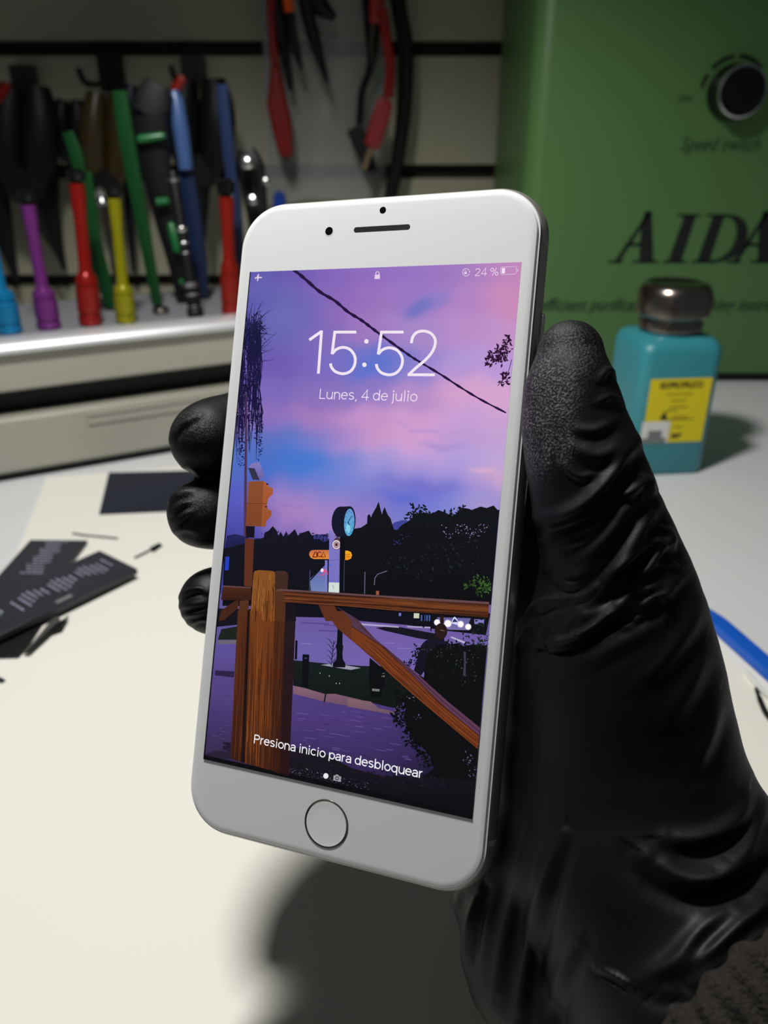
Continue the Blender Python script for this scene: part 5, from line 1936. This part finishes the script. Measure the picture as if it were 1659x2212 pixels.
# folds of the glove: (points along the fold, height mm, half width px, asymmetry)
FOLDS = [
    ([(1160, 1120), (1219, 1109), (1270, 1083), (1314, 1035), (1344, 988), (1376, 950)], 2.2, 20, .8),
    ([(1172, 1165), (1190, 1135), (1230, 1118), (1280, 1100)], 1.0, 13, .6),
    ([(1320, 1068), (1352, 1065), (1385, 1045), (1402, 1062)], 1.3, 14, .9),
    ([(1240, 965), (1285, 985), (1320, 975), (1352, 940)], .9, 18, .5),
    ([(1235, 925), (1285, 930), (1335, 905)], .7, 14, .5),
    ([(1205, 1230), (1260, 1210), (1320, 1150), (1362, 1085), (1402, 1040)], 1.4, 22, .8),
    ([(1258, 1320), (1307, 1262), (1345, 1205), (1385, 1140), (1412, 1085)], 2.0, 22, .8),
    ([(1314, 1240), (1365, 1208), (1405, 1172), (1440, 1170)], 1.8, 15, .9),
    ([(1335, 1300), (1385, 1240), (1430, 1185), (1450, 1180)], 1.4, 14, .8),
    ([(1230, 1350), (1290, 1325), (1344, 1300), (1390, 1275), (1435, 1262)], 1.5, 17, .9),
    ([(1185, 1392), (1235, 1382), (1285, 1352), (1335, 1322), (1395, 1300)], 2.4, 13, 1.4),
    ([(1350, 1345), (1400, 1310), (1445, 1275), (1475, 1240)], 1.2, 16, .7),
    ([(1128, 1352), (1150, 1320), (1180, 1300), (1215, 1296)], 1.4, 12, .8),
    ([(1118, 1420), (1132, 1370), (1160, 1335)], .8, 9, .6),
    ([(1140, 1470), (1148, 1420), (1170, 1370), (1186, 1340)], .7, 10, .6),
    ([(1380, 1480), (1440, 1420), (1490, 1350), (1510, 1300)], .9, 24, .6),
    ([(1440, 1560), (1490, 1480), (1520, 1400)], .9, 22, .6),
    ([(1500, 1660), (1530, 1590), (1552, 1510)], 1.0, 18, .7),
    ([(1400, 1850), (1470, 1895), (1530, 1900), (1592, 1872), (1625, 1842), (1680, 1800)], 3.0, 26, .9),
    ([(1440, 1810), (1500, 1812), (1556, 1795), (1596, 1760), (1612, 1720)], 2.0, 20, .9),
    ([(1560, 1860), (1600, 1830), (1632, 1780), (1650, 1730)], 1.6, 18, .8),
    ([(1381, 2116), (1457, 2074), (1515, 2008), (1580, 1960)], 1.6, 20, .9),
    ([(1430, 2130), (1529, 2057), (1592, 2003), (1680, 1935)], 2.6, 22, 1.0),
    ([(1480, 2140), (1560, 2080), (1680, 1985)], 2.2, 18, .9),
    ([(1290, 2090), (1330, 2108), (1366, 2132)], 1.0, 8, .9),
    ([(1118, 2212), (1132, 2110), (1155, 1990), (1182, 1890), (1213, 1800)], 1.8, 16, .9),
    ([(1190, 2200), (1210, 2110), (1248, 2040)], 1.2, 16, .7),
    ([(1000, 2110), (1014, 2000), (1036, 1925)], 1.6, 11, 1.0),
    ([(1070, 2140), (1090, 2020), (1120, 1900), (1140, 1800)], 1.2, 15, .7),
    ([(968, 2070), (975, 1980), (988, 1930)], 1.2, 9, .8),
    ([(1296, 822), (1312, 800), (1330, 812)], 1.0, 9, .8),
    ([(1210, 1000), (1250, 1030), (1290, 1022)], .5, 9, .7),
    ([(1250, 1150), (1290, 1128), (1330, 1085)], .7, 9, .9),
    ([(1225, 1180), (1270, 1160), (1310, 1120)], .6, 8, .9),
    ([(1195, 1255), (1235, 1265), (1270, 1245)], .7, 9, .9),
    ([(1225, 1300), (1268, 1285), (1300, 1250)], .6, 8, .9),
    ([(1375, 1020), (1398, 1040), (1412, 1075)], 1.0, 10, .7),
    ([(1418, 1130), (1444, 1150), (1456, 1185)], 1.2, 10, .8),
    ([(1395, 1235), (1440, 1215), (1470, 1225)], .8, 9, .9),
    ([(1372, 1320), (1412, 1290), (1460, 1285)], .8, 9, 1.0),
    ([(1255, 1372), (1300, 1352), (1350, 1330), (1380, 1335)], .9, 8, 1.1),
    ([(1410, 1290), (1432, 1318), (1440, 1345)], .7, 9, .8),
    ([(1220, 1440), (1290, 1420), (1360, 1380), (1420, 1350)], .5, 20, .5),
    ([(1290, 870), (1318, 858), (1340, 870)], .8, 10, .8),
    # finger tips on the left
    ([(366, 955), (385, 925), (412, 905), (432, 895)], .8, 7, 1.0),
    ([(388, 1010), (412, 1008), (440, 1030)], .6, 7, .8),
    ([(366, 1080), (390, 1066), (420, 1058)], .9, 7, 1.1),
    ([(372, 1108), (392, 1090), (410, 1084)], .8, 6, 1.0),
    ([(380, 1130), (400, 1112), (416, 1106)], .5, 6, .9),
    ([(386, 1290), (408, 1278), (430, 1272), (446, 1278)], 1.0, 6, 1.1),
    ([(390, 1312), (420, 1306), (448, 1302)], .8, 6, 1.0),
    ([(396, 1330), (425, 1326), (452, 1318)], .8, 6, 1.0),
    ([(406, 1348), (432, 1338), (450, 1338)], .7, 6, 1.0),
    ([(372, 1150), (400, 1142), (430, 1150)], .5, 7, .8),
]
disp_mm = np.zeros(len(P))
for pts, hgt, wid, asy in FOLDS:
    if pts[0][1] < 1560 and pts[0][0] > 1000:
        wid *= .82
    pl = np.array(cr2(pts, 5))
    lo_, hi_ = pl.min(0) - 5 * wid, pl.max(0) + 5 * wid
    sel = np.where((ppx > lo_[0]) & (ppx < hi_[0]) & (ppy > lo_[1]) & (ppy < hi_[1]) & (facing > 0))[0]
    if not len(sel):
        continue
    x, y = ppx[sel], ppy[sel]
    best = np.full(len(sel), 1e9)
    sg = np.zeros(len(sel))
    tt = np.zeros(len(sel))
    n_ = len(pl) - 1
    for i in range(n_):
        a, d = pl[i], pl[i + 1] - pl[i]
        t = np.clip(((x - a[0]) * d[0] + (y - a[1]) * d[1]) / (d @ d), 0, 1)
        ex_, ey_ = x - a[0] - t * d[0], y - a[1] - t * d[1]
        dd = np.hypot(ex_, ey_)
        m = dd < best
        best[m] = dd[m]
        sg[m] = np.sign(d[0] * (y - a[1]) - d[1] * (x - a[0]))[m]
        tt[m] = ((i + t) / n_)[m]
    s_ = best * sg
    fade = np.sin(np.pi * np.clip(tt, .04, .96)) ** .6
    prof_ = np.exp(-(s_ / wid) ** 2) - asy * .7 * np.exp(-((s_ - 1.7 * wid) / (wid * .9)) ** 2)
    wid_ = wid
    disp_mm[sel] += hgt * .8 * prof_ * fade * facing[sel]
P = P + NV * np.clip(disp_mm, -2.6, 3.2)[:, None]
P = laplace(P, Q, 1, .4)
# stay outside the phone after folding


def phone_sdf(pts):
    q = (pts - PT) @ PR
    qz = np.abs(q[:, 2] + 3.7) - 3.7
    qx = np.abs(q[:, 0]) - (HX - RC)
    qy = np.abs(q[:, 1]) - (HY - RC)
    dxy = np.sqrt(np.maximum(qx, 0) ** 2 + np.maximum(qy, 0) ** 2) + np.minimum(np.maximum(qx, qy), 0) - RC
    wx, wz = dxy + 2.6, qz + 2.6
    return np.sqrt(np.maximum(wx, 0) ** 2 + np.maximum(wz, 0) ** 2) + np.minimum(np.maximum(wx, wz), 0) - 2.6


for _ in range(3):
    d0 = phone_sdf(P)
    near = np.where(d0 < .25)[0]
    if not len(near):
        break
    pn = P[near]
    gr = np.stack([phone_sdf(pn + np.eye(3)[i] * .05) - d0[near] for i in range(3)], 1) / .05
    gr /= np.linalg.norm(gr, axis=1)[:, None] + 1e-9
    P[near] += gr * (.27 - d0[near])[:, None]

# dusty, grained finger-tip skin of the glove
grain_m = np.zeros(len(P))
for (x, y, rx, ry, st) in ((1190, 850, 62, 90, 1.0), (1165, 930, 44, 100, 1.0), (1225, 760, 70, 70, .45), (1215, 960, 30, 50, .7), (420, 920, 50, 40, .35), (425, 1085, 44, 30, .3)):
    grain_m = np.maximum(grain_m, st * np.exp(-(((ppx - x) / rx) ** 2 + ((ppy - y) / ry) ** 2) ** 2) * (facing > .05))

me = bpy.data.meshes.new('gloved_hand')
zw_ = P
W3 = np.stack([P[:, 0], P[:, 2] * CC - P[:, 1] * SS, CAM_H * 1000 - (P[:, 1] * CC + P[:, 2] * SS)], 1) / 1000
horg = np.array(cam2w(60, 60, 172))
me.vertices.add(len(W3))
me.vertices.foreach_set('co', (W3 - horg).astype(np.float32).ravel())
me.loops.add(4 * len(Q))
me.loops.foreach_set('vertex_index', Q.astype(np.int32).ravel())
me.polygons.add(len(Q))
me.polygons.foreach_set('loop_start', np.arange(0, 4 * len(Q), 4, dtype=np.int32))
me.polygons.foreach_set('use_smooth', np.ones(len(Q), bool))
me.update(calc_edges=True)
ga = me.attributes.new('grain', 'FLOAT', 'POINT')
ga.data.foreach_set('value', grain_m.astype(np.float32))
me.validate()

glove = bpy.data.materials.new('black_nitrile')
glove.use_nodes = True
nt = glove.node_tree
p = nt.nodes['Principled BSDF']
p.inputs['Roughness'].default_value = .52
p.inputs['Specular IOR Level'].default_value = .24
tc = nt.nodes.new('ShaderNodeTexCoord')
ag = nt.nodes.new('ShaderNodeAttribute')
ag.attribute_name = 'grain'
n1 = nt.nodes.new('ShaderNodeTexNoise')
n1.inputs['Scale'].default_value = 2300
n1.inputs['Detail'].default_value = 4
n2 = nt.nodes.new('ShaderNodeTexNoise')
n2.inputs['Scale'].default_value = 150
n2.inputs['Detail'].default_value = 3
n3 = nt.nodes.new('ShaderNodeTexNoise')
n3.inputs['Scale'].default_value = 620
n3.inputs['Detail'].default_value = 2
for n_ in (n1, n2, n3):
    nt.links.new(tc.outputs['Object'], n_.inputs['Vector'])


def math_node(op, a, b=None, c=None):
    n_ = nt.nodes.new('ShaderNodeMath')
    n_.operation = op
    for i, q_ in enumerate((a, b, c)):
        if q_ is None:
            continue
        if isinstance(q_, (int, float)):
            n_.inputs[i].default_value = q_
        else:
            nt.links.new(q_, n_.inputs[i])
    return n_.outputs[0]


gm = math_node('MULTIPLY', ag.outputs['Fac'], math_node('MULTIPLY_ADD', n2.outputs['Fac'], 1.6, .1))
hg = math_node('MULTIPLY', n1.outputs['Fac'], math_node('MULTIPLY_ADD', gm, 1.0, .05))
hg2 = math_node('ADD', hg, math_node('MULTIPLY', n3.outputs['Fac'], .06))
bp = nt.nodes.new('ShaderNodeBump')
bp.inputs['Strength'].default_value = .7
bp.inputs['Distance'].default_value = .0009
nt.links.new(hg2, bp.inputs['Height'])
nt.links.new(bp.outputs['Normal'], p.inputs['Normal'])
dust = nt.nodes.new('ShaderNodeMix')
dust.data_type = 'RGBA'
dust.inputs[6].default_value = (*rgb(7, 8, 9), 1)
dust.inputs[7].default_value = (*rgb(128, 128, 130), 1)
th = nt.nodes.new('ShaderNodeMapRange')
th.inputs['From Min'].default_value = .48
th.inputs['From Max'].default_value = .66
nt.links.new(n1.outputs['Fac'], th.inputs['Value'])
nt.links.new(math_node('MULTIPLY', th.outputs[0], math_node('MULTIPLY', gm, .8)), dust.inputs['Factor'])
nt.links.new(dust.outputs[2], p.inputs['Base Color'])
me.materials.append(glove)
hand = bpy.data.objects.new('gloved_hand', me)
COL.objects.link(hand)
hand.location = horg
ORG[hand.name] = tuple(float(c) for c in horg)
tag(hand, 'right hand in a wrinkled black nitrile glove gripping the phone from behind', 'hand')

# knitted sleeve at the wrist
n0 = node(1522, 2121, 160, 1)[0]
s0 = cam2w(*n0)
s1 = cam2w(*(n0 + 44 * np.array([.48, .66, -.58])))
ax = (s1 - s0).normalized()
qr = Vector((0, 0, 1)).rotation_difference(ax)
e1, e2 = qr @ Vector((1, 0, 0)), qr @ Vector((0, 1, 0))
g = MB()
vv, ff = [], []
n = 300
prof = [(.010, .028), (.001, .031), (-.0005, .035), (0.0, .038), (.002, .0398), (.006, .0405), (.015, .041), (.03, .0415), (.05, .042), (.07, .043), (.09, .044)]
for j, (t, r) in enumerate(prof):
    for k in range(n):
        a = 2 * math.pi * k / n
        rb2 = r + (.0010 * math.sin(60 * a + .5 * math.sin(t * 200)) if r > .03 else 0) + .0004 * rnd.uniform(-1, 1)
        tt = t + .0006 * math.sin(30 * a) + .001 * math.sin(7 * a)
        vv.append(s0 + ax * tt + (e1 * math.cos(a) + e2 * math.sin(a)) * rb2)
for i in range(len(prof) - 1):
    for k in range(n):
        k2 = (k + 1) % n
        ff.append((i * n + k, i * n + k2, (i + 1) * n + k2, (i + 1) * n + k))
ff.append(tuple((len(prof) - 1) * n + k for k in range(n)))
g.add(vv, ff)
g.build('sleeve', M['sleeve'], hand, angle=80)
